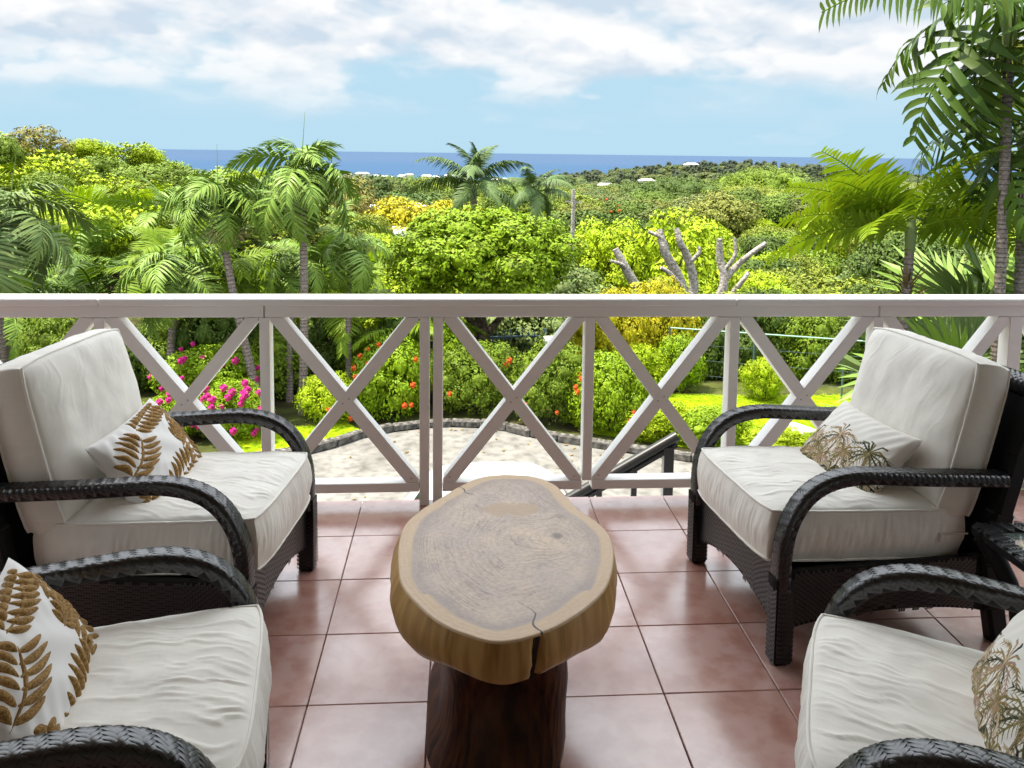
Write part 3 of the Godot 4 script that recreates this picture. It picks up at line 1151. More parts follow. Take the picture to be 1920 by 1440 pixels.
	for s in [-1, 1]:
		var ps := MB.new()
		panel.call(Vector3(s * 0.315, 0, -0.70), Vector3.BACK, Vector3(s, 0, 0), 0.68, 0.10, 0.035, 0.285, ps)
		var sp := obj("side_panel", ps, M.wicker_core, c)
		var ws := MB.new()
		plain_weave(func(a: float, b: float) -> Array: return [Vector3(s * 0.316, b, -0.66 + a * s if s > 0 else -0.04 - a), Vector3(s, 0, 0)], 0.62, func(q: float) -> Array: return [arch.call(q, 0.62, 0.105, 0.035), 0.285], 0.008, 0.0155, rr, ws)
		obj("woven_strands", ws, M.wicker, sp, "stuff")
	var pb := MB.new()
	panel.call(Vector3(-0.30, 0, -0.71), Vector3.RIGHT, Vector3.FORWARD, 0.60, 0.10, 0.04, 0.285, pb)
	pb.box(Vector3(0, 0.235, -0.35), Vector3(0.58, 0.012, 0.68))
	obj("seat_deck", pb, M.wicker_core, c)
	# back panel between the raked sides, with a rolled top
	var bp := MB.new()
	var rake := Basis(Vector3.RIGHT, -0.30)
	bp.box(Vector3(0, 0.53, -0.772), Vector3(0.60, 0.56, 0.022), rake, 0.006)
	bp.tube([Vector3(-0.335, 0.803, -0.848), Vector3(-0.2, 0.806, -0.85), Vector3(0.2, 0.806, -0.85), Vector3(0.335, 0.803, -0.848)], [0.036], 12)
	var back := obj("back_panel", bp, M.wicker_core, c)
	var wb := MB.new()
	plain_weave(func(a: float, b: float) -> Array: return [Vector3(0.29 - a, 0.53, -0.772) + rake * Vector3(0, b, -0.013), rake * Vector3.FORWARD], 0.58, func(_s: float) -> Array: return [-0.25, 0.24], 0.012, 0.024, rr, wb)
	for i in 2:
		plain_weave(func(a: float, b: float) -> Array:
			var an := b / 0.036
			return [Vector3(-0.33 + a, 0.806 + 0.036 * sin(an), -0.85 - 0.036 * cos(an)), Vector3(0, sin(an), -cos(an))], 0.66, func(_s: float) -> Array: return [-0.01, 0.115], 0.0105, 0.02, rr, wb)
		break
	obj("woven_strands", wb, M.wicker, back, "stuff")
	# cushions
	var sc := cushion(0.272, 0.345, 0.155, 0.032, 301, 0.0038)
	var seat := part("seat_cushion", sc[0], M.cream_cloth, c, Transform3D(Basis(Vector3.RIGHT, -0.055), Vector3(0, 0.435, -0.318)))
	part("piping", sc[1], M.cream_cloth, seat)
	var bc := cushion(0.275, 0.25, 0.118, 0.05, 331, 0.0013)
	var lean := Basis(Vector3.RIGHT, PI / 2 - 0.235) * Basis(Vector3.UP, PI)
	var bk := part("back_cushion", bc[0], M.cream_cloth, c, Transform3D(lean, Vector3(0, 0.652, -0.605)))
	part("piping", bc[1], M.cream_cloth, bk)
	return c


func build_chairs() -> void:
	var proto := make_chair()
	var spots := [
		[Vector2(-0.564, -2.583), Vector2(0.993, 0.11), "black wicker armchair by the railing, left of the table, fern pillow leaning in it"],
		[Vector2(0.942, -2.577), Vector2(-0.993, 0.11), "black wicker armchair by the railing, right of the table, holding a palm print pillow"],
		[Vector2(-0.428, -1.600), Vector2(0.986, -0.165), "black wicker armchair in the near left corner, cut by the photo's edge"],
		[Vector2(0.757, -1.521), Vector2(-0.899, -0.438), "black wicker armchair in the near right corner, turned towards the table end"],
	]
	for i in 4:
		var s: Array = spots[i]
		var o := proto
		if i > 0:
			o = proto.duplicate()
			o.name = numbered("wicker_armchair")
			add_child(o)
		o.position = Vector3(s[0].x, 0, s[0].y)
		o.rotation.y = atan2(s[1].x, s[1].y)
		tag(o, s[2], "armchair", "wicker armchairs on the terrace")
		if i == 1:   # the cushion's zip shows on the near side
			var zp := MB.new()
			zp.box(Vector3(0.285, -0.072, -0.285), Vector3(0.005, 0.006, 0.10), Basis.IDENTITY, 0.001)
			zp.box(Vector3(0.287, -0.084, -0.236), Vector3(0.004, 0.026, 0.008), Basis.IDENTITY, 0.001)
			obj("zip", zp, M.zip, o.get_node("seat_cushion"))
	# throw pillows: [chair, position in the chair's axes, tilt, roll, yaw]
	var chairs := []
	for ch in get_children():
		if ch.name.begins_with("wicker_armchair"):
			chairs.append(ch)
	var fern := make_fern_pillow()
	var f2: Node3D = fern.duplicate()
	f2.name = numbered("fern_pillow")
	add_child(f2)
	put_pillow(fern, chairs[0], Vector3(0.0, 0.525, -0.42), -0.66, 0.06, 0.0)
	put_pillow(f2, chairs[2], Vector3(0.02, 0.51, -0.40), -0.62, 0.05, 0.0)
	tag(fern, "white pillow embroidered with tan ferns, on the armchair by the railing", "pillow", "fern pillows")
	tag(f2, "white pillow embroidered with tan ferns, on the nearest left armchair", "pillow", "fern pillows")
	var palm := make_palm_pillow()
	var p2: Node3D = palm.duplicate()
	p2.name = numbered("palm_pillow")
	add_child(p2)
	put_pillow(palm, chairs[1], Vector3(0.0, 0.515, -0.42), -0.75, 0.0, 0.0)
	put_pillow(p2, chairs[3], Vector3(0.02, 0.53, -0.36), -0.5, 0.0, 0.0)
	tag(palm, "pale pillow printed with palm trees, on the armchair by the railing", "pillow", "palm print pillows")
	tag(p2, "pale pillow printed with palm trees, on the nearest right armchair", "pillow", "palm print pillows")


func put_pillow(o: Node3D, chair: Node3D, at: Vector3, tilt: float, roll: float, yaw: float) -> void:
	o.transform = chair.transform * Transform3D(Basis.from_euler(Vector3(tilt, yaw, roll)), at)


const PX := 0.215
const PY := 0.155


func pillow_point(u: float, v: float, side := 1.0) -> Vector3:   # u, v in -1..1
	var x := u * PX * (1.0 - 0.075 * (1.0 - v * v))
	var y := v * PY * (1.0 - 0.085 * (1.0 - u * u))
	var f := maxf((1.0 - u * u) * (1.0 - v * v), 0.0)
	var z := 0.066 * pow(f, 0.42) + 0.003 * sin(u * 9.0 + v * 7.0) * f + 0.0025 * sin(u * 31.0 - v * 13.0) * (1.0 - f) * minf(f * 8.0, 1.0)
	return Vector3(x, y, side * z)


func pillow_body(m: Material, o: Node3D) -> void:
	var mb := MB.new()
	for s in [1.0, -1.0]:
		mb.grid(48, 36, func(a: float, b: float) -> Vector3:
			return pillow_point((a * 2.0 - 1.0) * s, b * 2.0 - 1.0, s))
	obj("cover", mb, m, o)


func make_fern_pillow() -> Node3D:
	var o := thing("fern_pillow", "", "pillow")
	pillow_body(M.pillow_white, o)
	# raised fronds: [start, end, bend, half length of the widest leaflets, number]
	var fr := [
		[Vector2(-0.97, -0.05), Vector2(-0.30, 0.52), 0.05, 0.46, 6],
		[Vector2(-0.25, 0.70), Vector2(0.75, 0.90), -0.16, 0.40, 8],
		[Vector2(0.95, 0.75), Vector2(0.62, -0.72), -0.12, 0.40, 9],
		[Vector2(0.35, 0.02), Vector2(0.80, 0.15), 0.05, 0.3, 5],
		[Vector2(-0.62, -0.92), Vector2(0.52, -0.62), -0.08, 0.44, 8],
		[Vector2(-0.98, -0.72), Vector2(-0.72, -0.35), 0.0, 0.2, 4],
	]
	for e in fr:
		var mb := MB.new()
		var a: Vector2 = e[0]
		var b: Vector2 = e[1]
		var nrm := (b - a).orthogonal()
		var stem := func(t: float) -> Vector2:
			return a.lerp(b, t) + nrm * (e[2] * sin(t * PI))
		var worm := func(p0: Vector2, p1: Vector2, w: float, fat: float) -> void:
			var d := p1 - p0
			var sd := d.orthogonal().normalized() * w
			mb.grid(5, 9, func(u: float, v: float) -> Vector3:
				var t := 0.02 + 0.96 * v
				var wd := pow(sin(t * PI), 0.55)
				var q := p0 + d * t + d.orthogonal() * (0.10 * sin(t * PI)) + sd * ((u - 0.5) * 2.0 * wd)
				q = q.clamp(Vector2(-0.985, -0.985), Vector2(0.985, 0.985))
				var base := pillow_point(q.x, q.y)
				var hgt := fat * sqrt(maxf(0.0, 1.0 - pow((u - 0.5) * 2.0, 2))) * wd
				return base + Vector3(q.x * 0.2, q.y * 0.2, 1.0).normalized() * (hgt - 0.0008))
		worm.call(a, b, 0.03, 0.0045)
		var n: int = e[4]
		for i in n:
			var t := (i + 0.6) / (n + 0.2)
			var p: Vector2 = stem.call(t) - nrm * (e[2] * sin(t * PI)) * 0.55
			var dir := (b - a).normalized()
			var ln: float = e[3] * (0.55 + 0.6 * sin(t * PI * 0.85 + 0.3)) 
			for s in [-1.0, 1.0]:
				var q: Vector2 = p + (dir * 0.5 + dir.orthogonal() * s).normalized() * ln
				q = q.clamp(Vector2(-0.97, -0.97), Vector2(0.97, 0.97))
				if q.distance_to(p) > 0.06:
					worm.call(p, q, 0.052 * (1.15 if s > 0 else 1.0), 0.0075)
		obj("embroidered_frond", mb, M.jute, o)
	return o


func stroke(im: Image, a: Vector2, b: Vector2, w0: float, w1: float, c: Color) -> void:
	var n := int(a.distance_to(b) / 1.2) + 2
	for i in n:
		var t := float(i) / (n - 1)
		var p := a.lerp(b, t)
		var r := lerpf(w0, w1, t)
		for y in range(int(p.y - r), int(p.y + r) + 1):
			for x in range(int(p.x - r), int(p.x + r) + 1):
				if x >= 0 and y >= 0 and x < im.get_width() and y < im.get_height() and Vector2(x, y).distance_to(p) <= r + 0.3:
					im.set_pixel(x, y, im.get_pixel(x, y).lerp(c, 0.6))


func make_palm_pillow() -> Node3D:
	# a flat print: loose brush-drawn palms in sage, straw and dusty pink
	var im := Image.create(512, 384, false, Image.FORMAT_RGB8)
	im.fill(Color(0.90, 0.89, 0.855))
	var r := RandomNumberGenerator.new()
	r.seed = 19
	var cols := [Color(0.20, 0.22, 0.13), Color(0.34, 0.33, 0.19), Color(0.50, 0.45, 0.26), Color(0.62, 0.52, 0.34), Color(0.70, 0.57, 0.50), Color(0.13, 0.14, 0.10), Color(0.78, 0.71, 0.58)]
	var trees := [[60, 215, 88, 4], [140, 250, 84, 1], [235, 165, 104, 3], [320, 230, 84, 2], [425, 170, 104, 0], [475, 280, 88, 5], [205, 300, 86, 2], [385, 320, 84, 1], [60, 320, 84, 3], [300, 330, 74, 5], [130, 350, 70, 0], [455, 350, 70, 4]]
	for t in trees:
		var c := Vector2(t[0], t[1])
		var foot := c + Vector2(r.randf_range(-26, 26), r.randf_range(110, 170))
		stroke(im, c, foot, 4.0, 6.0, Color(0.55, 0.46, 0.33))
		stroke(im, c + Vector2(2, 0), foot + Vector2(3, 0), 1.2, 2.0, Color(0.33, 0.26, 0.17))
		for k in 15:
			var an := -PI * 0.5 + (k / 14.0 - 0.5) * TAU * 0.86 + r.randf_range(-0.1, 0.1)
			var ln: float = t[2] * r.randf_range(0.7, 1.1)
			var mid := c + Vector2(cos(an), sin(an)) * ln * 0.55
			var tip := c + Vector2(cos(an) * ln, sin(an) * ln + ln * 0.4)
			var col: Color = cols[(int(t[3]) + r.randi() % 3) % cols.size()]
			stroke(im, c, mid, 3.0, 3.4, col)
			stroke(im, mid, tip, 3.4, 0.8, col)
			for q in 9:
				var f := q / 8.0
				var b0 := c.lerp(mid, minf(f * 2.0, 1.0)).lerp(tip, maxf(0.0, f * 2.0 - 1.0))
				var d := Vector2(cos(an), sin(an)).lerp(Vector2(0, 1), 0.5)
				for s in [-0.7, 0.7]:
					stroke(im, b0, b0 + d.rotated(s) * ln * 0.32, 2.2, 0.5, col.lerp(cols[r.randi() % cols.size()], 0.35))
	for k in 26:   # soft washes of pink and straw among them
		var p := Vector2(r.randf_range(0, 512), r.randf_range(120, 384))
		stroke(im, p, p + Vector2(r.randf_range(-30, 30), r.randf_range(10, 60)), 2.0, 5.0, cols[[3, 4, 6][r.randi() % 3]])
	var m := mat("palm_print", Color.WHITE, 0.85, 0.3)
	m.albedo_texture = ImageTexture.create_from_image(im)
	m.uv1_scale = Vector3(1, -1, 1)
	m.rim_enabled = true
	m.rim = 0.2
	var o := thing("palm_pillow", "", "pillow")
	pillow_body(m, o)
	return o


func build_terrace_details() -> void:
	# glass-topped wicker side table at the right edge
	var t := thing("wicker_side_table", "black wicker side table with a glass top beside the right armchairs", "side table", Vector3(1.80, 0, -1.95))
	var rr := RandomNumberGenerator.new()
	rr.seed = 8
	for k in 4:
		var mb := MB.new()
		var turn := Basis(Vector3.UP, k * PI / 2)
		mb.box(turn * Vector3(0, 0.43, 0.247), Vector3(0.55, 0.034, 0.052) if k % 2 == 0 else Vector3(0.052, 0.034, 0.442), Basis.IDENTITY, 0.008)
		var bar := obj("frame_bar", mb, M.wicker_core, t)
		var wv := herringbone(func(a: float, b: float) -> Array: return [turn * Vector3(-0.265 + a, 0.448, 0.247 + b), Vector3.UP], 0.53, -0.024, 0.024, 0.0088, 0.62, rr)
		obj("woven_strands", wv, M.wicker, bar, "stuff")
		var lg := MB.new()
		var o := turn * Vector3(0.25, 0, 0.25)
		var path := []
		for i in 8:
			var f := i / 7.0
			var pull := 1.0 - 0.30 * sin(f * PI * 0.9)
			path.append(Vector3(o.x * pull, 0.42 * (1.0 - f), o.z * pull))
		lg.tube(path, [0.028, 0.026, 0.024, 0.022], 10)
		obj("leg", lg, M.wicker_core, t)
	var g := MB.new()
	g.box(Vector3(0, 0.436, 0), Vector3(0.446, 0.008, 0.446), Basis.IDENTITY, 0.002)
	obj("glass_top", g, M.clear_glass, t)
	# steel stay and its floor plate at the right
	var s := thing("steel_stay", "thin steel stay rising from a round floor plate near the railing", "stay rod", Vector3(2.365, 0, -3.193))
	var rod := MB.new()
	rod.tube([Vector3(0, 0.02, 0), Vector3(0.02, 0.2, 0), Vector3(0.33, 2.99, -0.05)], [0.0028], 6)
	obj("rod", rod, M.steel, s)
	var sl := MB.new()
	sl.tube([Vector3(0, 0.012, 0), Vector3(0.008, 0.09, 0)], [0.006, 0.004], 8)
	obj("sleeve", sl, M.lamp_red if false else M.steel, s)
	var pl := MB.new()
	pl.tube([Vector3(0, 0.001, 0), Vector3(0, 0.006, 0), Vector3(0, 0.012, 0)], [0.022, 0.022, 0.01], 16)
	obj("floor_plate", pl, M.steel, s)
	var pn := MB.new()
	pn.box(Vector3(0, 0.025, 0), Vector3(0.34, 0.058, 0.10), Basis.IDENTITY, 0.012)
	tag(part("column_plinth", pn.mesh(), M.wall_plaster, self, Transform3D(Basis.IDENTITY, Vector3(2.56, 0, -3.52))), "low white plastered plinth under the railing at the right", "plinth")


# ---------------------------------------------------------------- plants
func crown_mesh(sd: int, lobes: int, per: int, leaf: float, flat: float, tint := 0.25, lobe_r := 0.36, core := 0.7) -> ArrayMesh:
	# a crown of unit radius: lobes spread over a flattened ball, each a shell of small leaves round a knobbly middle
	var r := RandomNumberGenerator.new()
	r.seed = sd
	var mb := MB.new()
	var cs := []
	for i in lobes:
		var an := i * 2.39996 + r.randf_range(-0.3, 0.3)
		var h := 1.0 - 1.75 * (i + 0.5) / lobes
		var rad := sqrt(maxf(0.0, 1.0 - h * h)) * r.randf_range(0.72, 1.0)
		var k := 1.0 - lobe_r * 0.8
		cs.append([Vector3(cos(an) * rad * k, h * flat * k * r.randf_range(0.85, 1.1), sin(an) * rad * k), lobe_r * r.randf_range(0.75, 1.2)])
	var nz := noise(sd, 2.2, 2)
	for l in cs:
		var g0 := r.randf_range(1.0 - tint * 0.6, 1.0 + tint * 0.6)
		for i in per:
			var d := Vector3(r.randfn(), r.randfn() + 0.35, r.randfn()).normalized()
			var p: Vector3 = l[0] + d * Vector3(1, 0.8, 1) * l[1] * (0.72 + 0.36 * sqrt(r.randf())) * (1.0 + 0.3 * nz.get_noise_3d(d.x * 3.0 + l[0].x * 5.0, d.y * 3.0, d.z * 3.0))
			var inside := false
			for o in cs:
				if o != l and p.distance_squared_to(o[0]) < o[1] * o[1] * 0.42:
					inside = true
					break
			if inside or nz.get_noise_3d(p.x * 2.6 + 7.0, p.y * 2.6, p.z * 2.6) < -0.17:
				continue
			var nn := (d + Vector3(r.randf_range(-0.8, 0.8), r.randf_range(-0.2, 0.9), r.randf_range(-0.8, 0.8))).normalized()
			var ax := nn.cross(Vector3(r.randf_range(-1, 1), r.randf_range(-0.6, 0.3), r.randf_range(-1, 1))).normalized()
			var s := leaf * r.randf_range(0.5, 1.6)
			var g := g0 * r.randf_range(1.0 - tint, 1.0 + tint)
			mb.col = Color(g * r.randf_range(0.85, 1.2), g, g * r.randf_range(0.7, 1.2))
			mb.leaf(p, ax * s, nn.cross(ax) * s * 0.5, (nn * 0.7 + d * 0.5).normalized())
		if core > 0.0:
			mb.col = Color(g0 * 0.9, g0 * 0.9, g0 * 0.9)
			var st := mb.v.size()
			for j in 6:
				for i in 9:
					var th := PI * j / 5.0
					var ph := TAU * i / 8.0
					var d2 := Vector3(sin(th) * cos(ph), cos(th), sin(th) * sin(ph))
					mb.vert(l[0] + d2 * Vector3(1, 0.8, 1) * l[1] * core * (1.0 + 0.25 * nz.get_noise_3d(d2.x * 4.0, d2.y * 4.0 + l[0].y * 9.0, d2.z * 4.0)))
			for j in 5:
				for i in 8:
					var a := st + j * 9 + i
					mb.tri(a, a + 1, a + 10)
					mb.tri(a, a + 10, a + 9)
	return mb.mesh()


var crowns := {}


func crown(kind: String, k: int) -> ArrayMesh:
	var key := kind + str(k)
	if not crowns.has(key):
		match kind:
			"fine":
				crowns[key] = crown_mesh(900 + k, 30, 900, 0.026, 0.75, 0.38, 0.32, 0.46)
			"broad":
				crowns[key] = crown_mesh(930 + k, 26, 850, 0.033, 0.6, 0.36, 0.35, 0.46)
			"umbrella":
				crowns[key] = crown_mesh(960 + k, 28, 720, 0.028, 0.34, 0.34, 0.28, 0.5)
			"rosette":
				crowns[key] = rosette_mesh(990 + k)
			"loose":
				crowns[key] = crown_mesh(1020 + k, 24, 420, 0.036, 0.8, 0.4, 0.32, 0.0)
			"canopy":
				crowns[key] = crown_mesh(1140 + k, 44, 760, 0.015, 0.34, 0.34, 0.22, 0.6)
			"far":
				crowns[key] = crown_mesh(1050 + k, 14, 200, 0.075, 0.7, 0.4, 0.4, 0.7)
			"pine":
				crowns[key] = crown_mesh(1080 + k, 14, 200, 0.07, 1.5, 0.35, 0.36, 0.6)
			"bush":
				crowns[key] = crown_mesh(1110 + k, 30, 900, 0.026, 0.75, 0.36, 0.32, 0.46)
	return crowns[key]


func rosette_mesh(sd: int) -> ArrayMesh:
	# an open crown of many leaf rosettes on the ends of its twigs
	var r := RandomNumberGenerator.new()
	r.seed = sd
	var mb := MB.new()
	for i in 150:
		var an := i * 2.39996
		var h := 1.0 - 1.5 * (i + 0.5) / 150.0
		var rad := sqrt(maxf(0.0, 1.0 - h * h))
		var k := r.randf_range(0.55, 1.05)
		var c := Vector3(cos(an) * rad, h * 0.72, sin(an) * rad) * k
		var g0 := r.randf_range(0.75, 1.25)
		for j in 30:
			var a := j * 2.39996 + r.randf()
			var lift := r.randf_range(-0.3, 0.75)
			var d := Vector3(cos(a), lift, sin(a)).normalized()
			var s := 0.085 * r.randf_range(0.7, 1.25)
			var g := g0 * r.randf_range(0.8, 1.25)
			mb.col = Color(g * r.randf_range(0.9, 1.25), g, g * 0.9)
			var sd2 := d.cross(Vector3.UP).normalized() * s * 0.3
			mb.leaf(c + d * s * 0.8, d * s * 0.8, sd2, (Vector3.UP * 0.8 + d * 0.5).normalized())
		mb.tube([c * 0.5, c], [0.012, 0.006], 3, false)
	return mb.mesh()


func limb(mb: MB, path: Array, r0: float, r1: float, sides := 8) -> void:
	var pts := []
	var rad := []
	var n := path.size()
	for i in (n - 1) * 3 + 1:
		var k := mini(i / 3, n - 2)
		var f := i / 3.0 - k
		pts.append(path[k].cubic_interpolate(path[k + 1], path[maxi(k - 1, 0)], path[mini(k + 2, n - 1)], f))
		rad.append(lerpf(r0, r1, float(i) / ((n - 1) * 3)))
	mb.tube(pts, rad, sides, true, 0.5)


var trunks := []


func trunk_mesh(k: int) -> ArrayMesh:   # unit height, a few limbs
	while trunks.size() < 3:
		var r := RandomNumberGenerator.new()
		r.seed = 70 + trunks.size()
		var mb := MB.new()
		limb(mb, [Vector3(0, -0.08, 0), Vector3(0.02, 0.25, 0.01), Vector3(-0.02, 0.5, 0.02), Vector3(0.02, 0.85, 0.0)], 0.035, 0.014)
		for i in 5:
			var a := i * 2.4 + r.randf()
			var o := Vector3(cos(a), 0, sin(a))
			limb(mb, [Vector3(0, 0.33 + 0.05 * i, 0), o * 0.12 + Vector3.UP * (0.5 + 0.04 * i), o * 0.28 + Vector3.UP * (0.66 + 0.04 * i)], 0.018, 0.006, 6)
		trunks.append(mb.mesh())
	return trunks[k % 3]


func tree(called: String, label: String, category: String, at: Vector3, kind: String, k: int, radius: float, height: float, m: Material, turn: float, group := "") -> Node3D:
	# at: the foot; height: to the top of the crown
	var t := thing(called, label, category, at, turn, group)
	var flat: float = {"fine": 0.75, "broad": 0.6, "umbrella": 0.36, "canopy": 0.36, "rosette": 0.7, "loose": 0.8, "pine": 1.4, "bush": 0.75, "far": 0.7}[kind]
	var top := radius * flat
	part("crown", crown(kind, k), m, t, Transform3D(Basis.from_scale(Vector3(1.0 + 0.16 * sin(turn * 7.0), 1.0 + 0.12 * sin(turn * 5.0 + 1.0), 1.0 + 0.16 * cos(turn * 3.0)) * radius) * Basis.from_euler(Vector3(0.14 * sin(turn * 11.0), 0, 0.14 * cos(turn * 9.0))), Vector3(0, height - top, 0)))
	part("trunk", trunk_mesh(k), M.bark, t, Transform3D(Basis.from_scale(Vector3(height * 0.8, height * 0.95, height * 0.8))))
	return t


# ---- palms
var frond_cache := {}


func frond(kind: String, k: int) -> ArrayMesh:   # along +z from the origin, rising as it starts
	var key := kind + str(k)
	if frond_cache.has(key):
		return frond_cache[key]
	var r := RandomNumberGenerator.new()
	r.seed = 40 + k * 7 + kind.hash() % 1000
	var p: Dictionary = {
		"christmas": {"len": 1.3, "e0": 1.05, "e1": -1.15, "n": 44, "leaf": 0.47, "w": 0.05, "up": 0.38, "droop": 0.75, "fwd": 0.6, "stalk": 0.16, "jit": 0.3},
		"coconut": {"len": 4.4, "e0": 1.0, "e1": -0.75, "n": 64, "leaf": 0.9, "w": 0.10, "up": 0.15, "droop": 0.75, "fwd": 0.7, "stalk": 0.7, "jit": 0.1},
		"feather": {"len": 1.5, "e0": 0.95, "e1": -0.2, "n": 28, "leaf": 0.48, "w": 0.062, "up": 0.12, "droop": 0.22, "fwd": 0.45, "stalk": 0.2, "jit": 0.07},
		"jagged": {"len": 1.45, "e0": 0.8, "e1": -0.6, "n": 13, "leaf": 0.62, "w": 0.10, "up": 0.0, "droop": 0.5, "fwd": 0.55, "stalk": 0.35, "jit": 0.3},
		"long": {"len": 2.7, "e0": 0.45, "e1": -0.5, "n": 40, "leaf": 0.5, "w": 0.06, "up": 0.0, "droop": 0.45, "fwd": 0.4, "stalk": 0.4, "jit": 0.1},
		"under": {"len": 1.9, "e0": 1.1, "e1": -0.5, "n": 38, "leaf": 0.55, "w": 0.06, "up": 0.25, "droop": 0.4, "fwd": 0.7, "stalk": 0.3, "jit": 0.14},
	}[kind]
	var mb := MB.new()
	var pts := [Vector3.ZERO]
	var seg := 18
	var ln: float = p.len
	var bend := r.randf_range(-0.25, 0.25)
	for i in seg:
		var t := (i + 0.5) / seg
		var e: float = lerpf(p.e0, p.e1, pow(t, 0.9))
		var yaw := bend * t
		pts.append(pts[-1] + Vector3(sin(yaw) * cos(e), sin(e), cos(yaw) * cos(e)) * ln / seg)
	var rad := []
	for i in seg + 1:
		rad.append(lerpf(0.014, 0.003, float(i) / seg) * ln / 1.3)
	mb.col = Color(1.35, 1.3, 0.9)
	mb.tube(pts, rad, 5, false)
	var n: int = p.n
	var wind := r.randf_range(-0.2, 0.2)
	for i in n:
		var t := (i + 0.5) / n
		var s: float = p.stalk / ln + (1.0 - p.stalk / ln) * t
		var q := s * seg
		var j := mini(int(q), seg - 1)
		var a: Vector3 = pts[j].lerp(pts[j + 1], q - j)
		var d: Vector3 = (pts[j + 1] - pts[j]).normalized()
		var side := d.cross(Vector3.UP).normalized()
		var up := side.cross(d).normalized()
		var le: float = p.leaf * (0.35 + 0.65 * sin(clampf(t * 1.05 + 0.18, 0, 1) * PI)) * (1.0 if t < 0.85 else 0.9)
		for sg in [-1.0, 1.0]:
			var fw: float = p.fwd * (0.55 + 0.9 * t) + r.randf_range(-1, 1) * p.jit
			var dir: Vector3 = (side * sg + d * fw + up * (p.up + r.randf_range(-1, 1) * p.jit * 1.5)).normalized()
			var g := r.randf_range(0.78, 1.22)
			mb.col = Color(g * r.randf_range(0.9, 1.15) * (0.85 + 0.75 * t * t), g * (0.85 + 0.3 * t), g * 0.9)
			var blade_side: Vector3 = dir.cross(up).normalized()
			mb.blade(a, dir, blade_side, le * r.randf_range(0.85, 1.1), p.w * (1.0 - 0.35 * t), p.droop * r.randf_range(0.7, 1.35), 0.22, 4)
	frond_cache[key] = mb.mesh()
	return frond_cache[key]


func fan_leaf(k: int) -> ArrayMesh:
	var key := "fan%d" % k
	if frond_cache.has(key):
		return frond_cache[key]
	var r := RandomNumberGenerator.new()
	r.seed = 60 + k
	var mb := MB.new()
	mb.tube([Vector3.ZERO, Vector3(0, 0.1, 0.5), Vector3(0, 0.12, 0.95)], [0.014, 0.01, 0.008], 6, false)
	var hub := Vector3(0, 0.12, 0.95)
	var n := 46
	for i in n:
		var a := (float(i) / (n - 1) - 0.5) * 4.3
		var d := Vector3(sin(a), 0.12 + 0.05 * cos(a * 2.0), cos(a)).normalized()
		var g := r.randf_range(0.85, 1.15)
		mb.col = Color(g, g, g)
		var sd := d.cross(Vector3.UP).normalized()
		if i % 2:
			sd = sd.rotated(d, 0.5)
		else:
			sd = sd.rotated(d, -0.5)
		mb.blade(hub, d, sd, 0.95 * r.randf_range(0.88, 1.05) * (0.8 + 0.2 * cos(a)), 0.085, 0.16 * r.randf_range(0.5, 1.5), 0.05, 4)
	frond_cache[key] = mb.mesh()
	return frond_cache[key]


func ringed_trunk(path: Array, r0: float, r1: float, gap: float, seed_v: int) -> MB:
	# a smooth stem with raised leaf-scar rings
	var mb := MB.new()
	var pts := []
	for i in path.size() - 1:
		for k in 8:
			pts.append(path[i].cubic_interpolate(path[i + 1], path[maxi(i - 1, 0)], path[mini(i + 2, path.size() - 1)], k / 8.0))
	pts.append(path[-1])
	var ln := [0.0]
	for i in range(1, pts.size()):
		ln.append(ln[-1] + pts[i].distance_to(pts[i - 1]))
	var out := []
	var rad := []
	var s := 0.0
	var r := RandomNumberGenerator.new()
	r.seed = seed_v
	while s < ln[-1]:
		var step := gap * r.randf_range(0.8, 1.25)
		for e in [[0.0, 1.0], [0.72, 1.0], [0.78, 1.1], [0.94, 1.1]]:
			var q: float = minf(s + e[0] * step, ln[-1])
			var i := 0
			while i < ln.size() - 2 and ln[i + 1] < q:
				i += 1
			var f: float = clampf((q - ln[i]) / maxf(ln[i + 1] - ln[i], 1e-6), 0, 1)
			if out.is_empty() or out[-1].distance_to(pts[i].lerp(pts[i + 1], f)) > 0.0005:
				out.append(pts[i].lerp(pts[i + 1], f))
				rad.append(lerpf(r0, r1, q / ln[-1]) * e[1] * (1.0 + 0.35 * exp(-q * 5.0)))
		s += step
	mb.tube(out, rad, 12, true, 1.0)
	for i in mb.v.size():   # rings are darker bark
		var ring: int = i / 13
		if ring < rad.size() and ring % 4 >= 2:
			mb.c[i] = Color(0.5, 0.48, 0.46)
	return mb


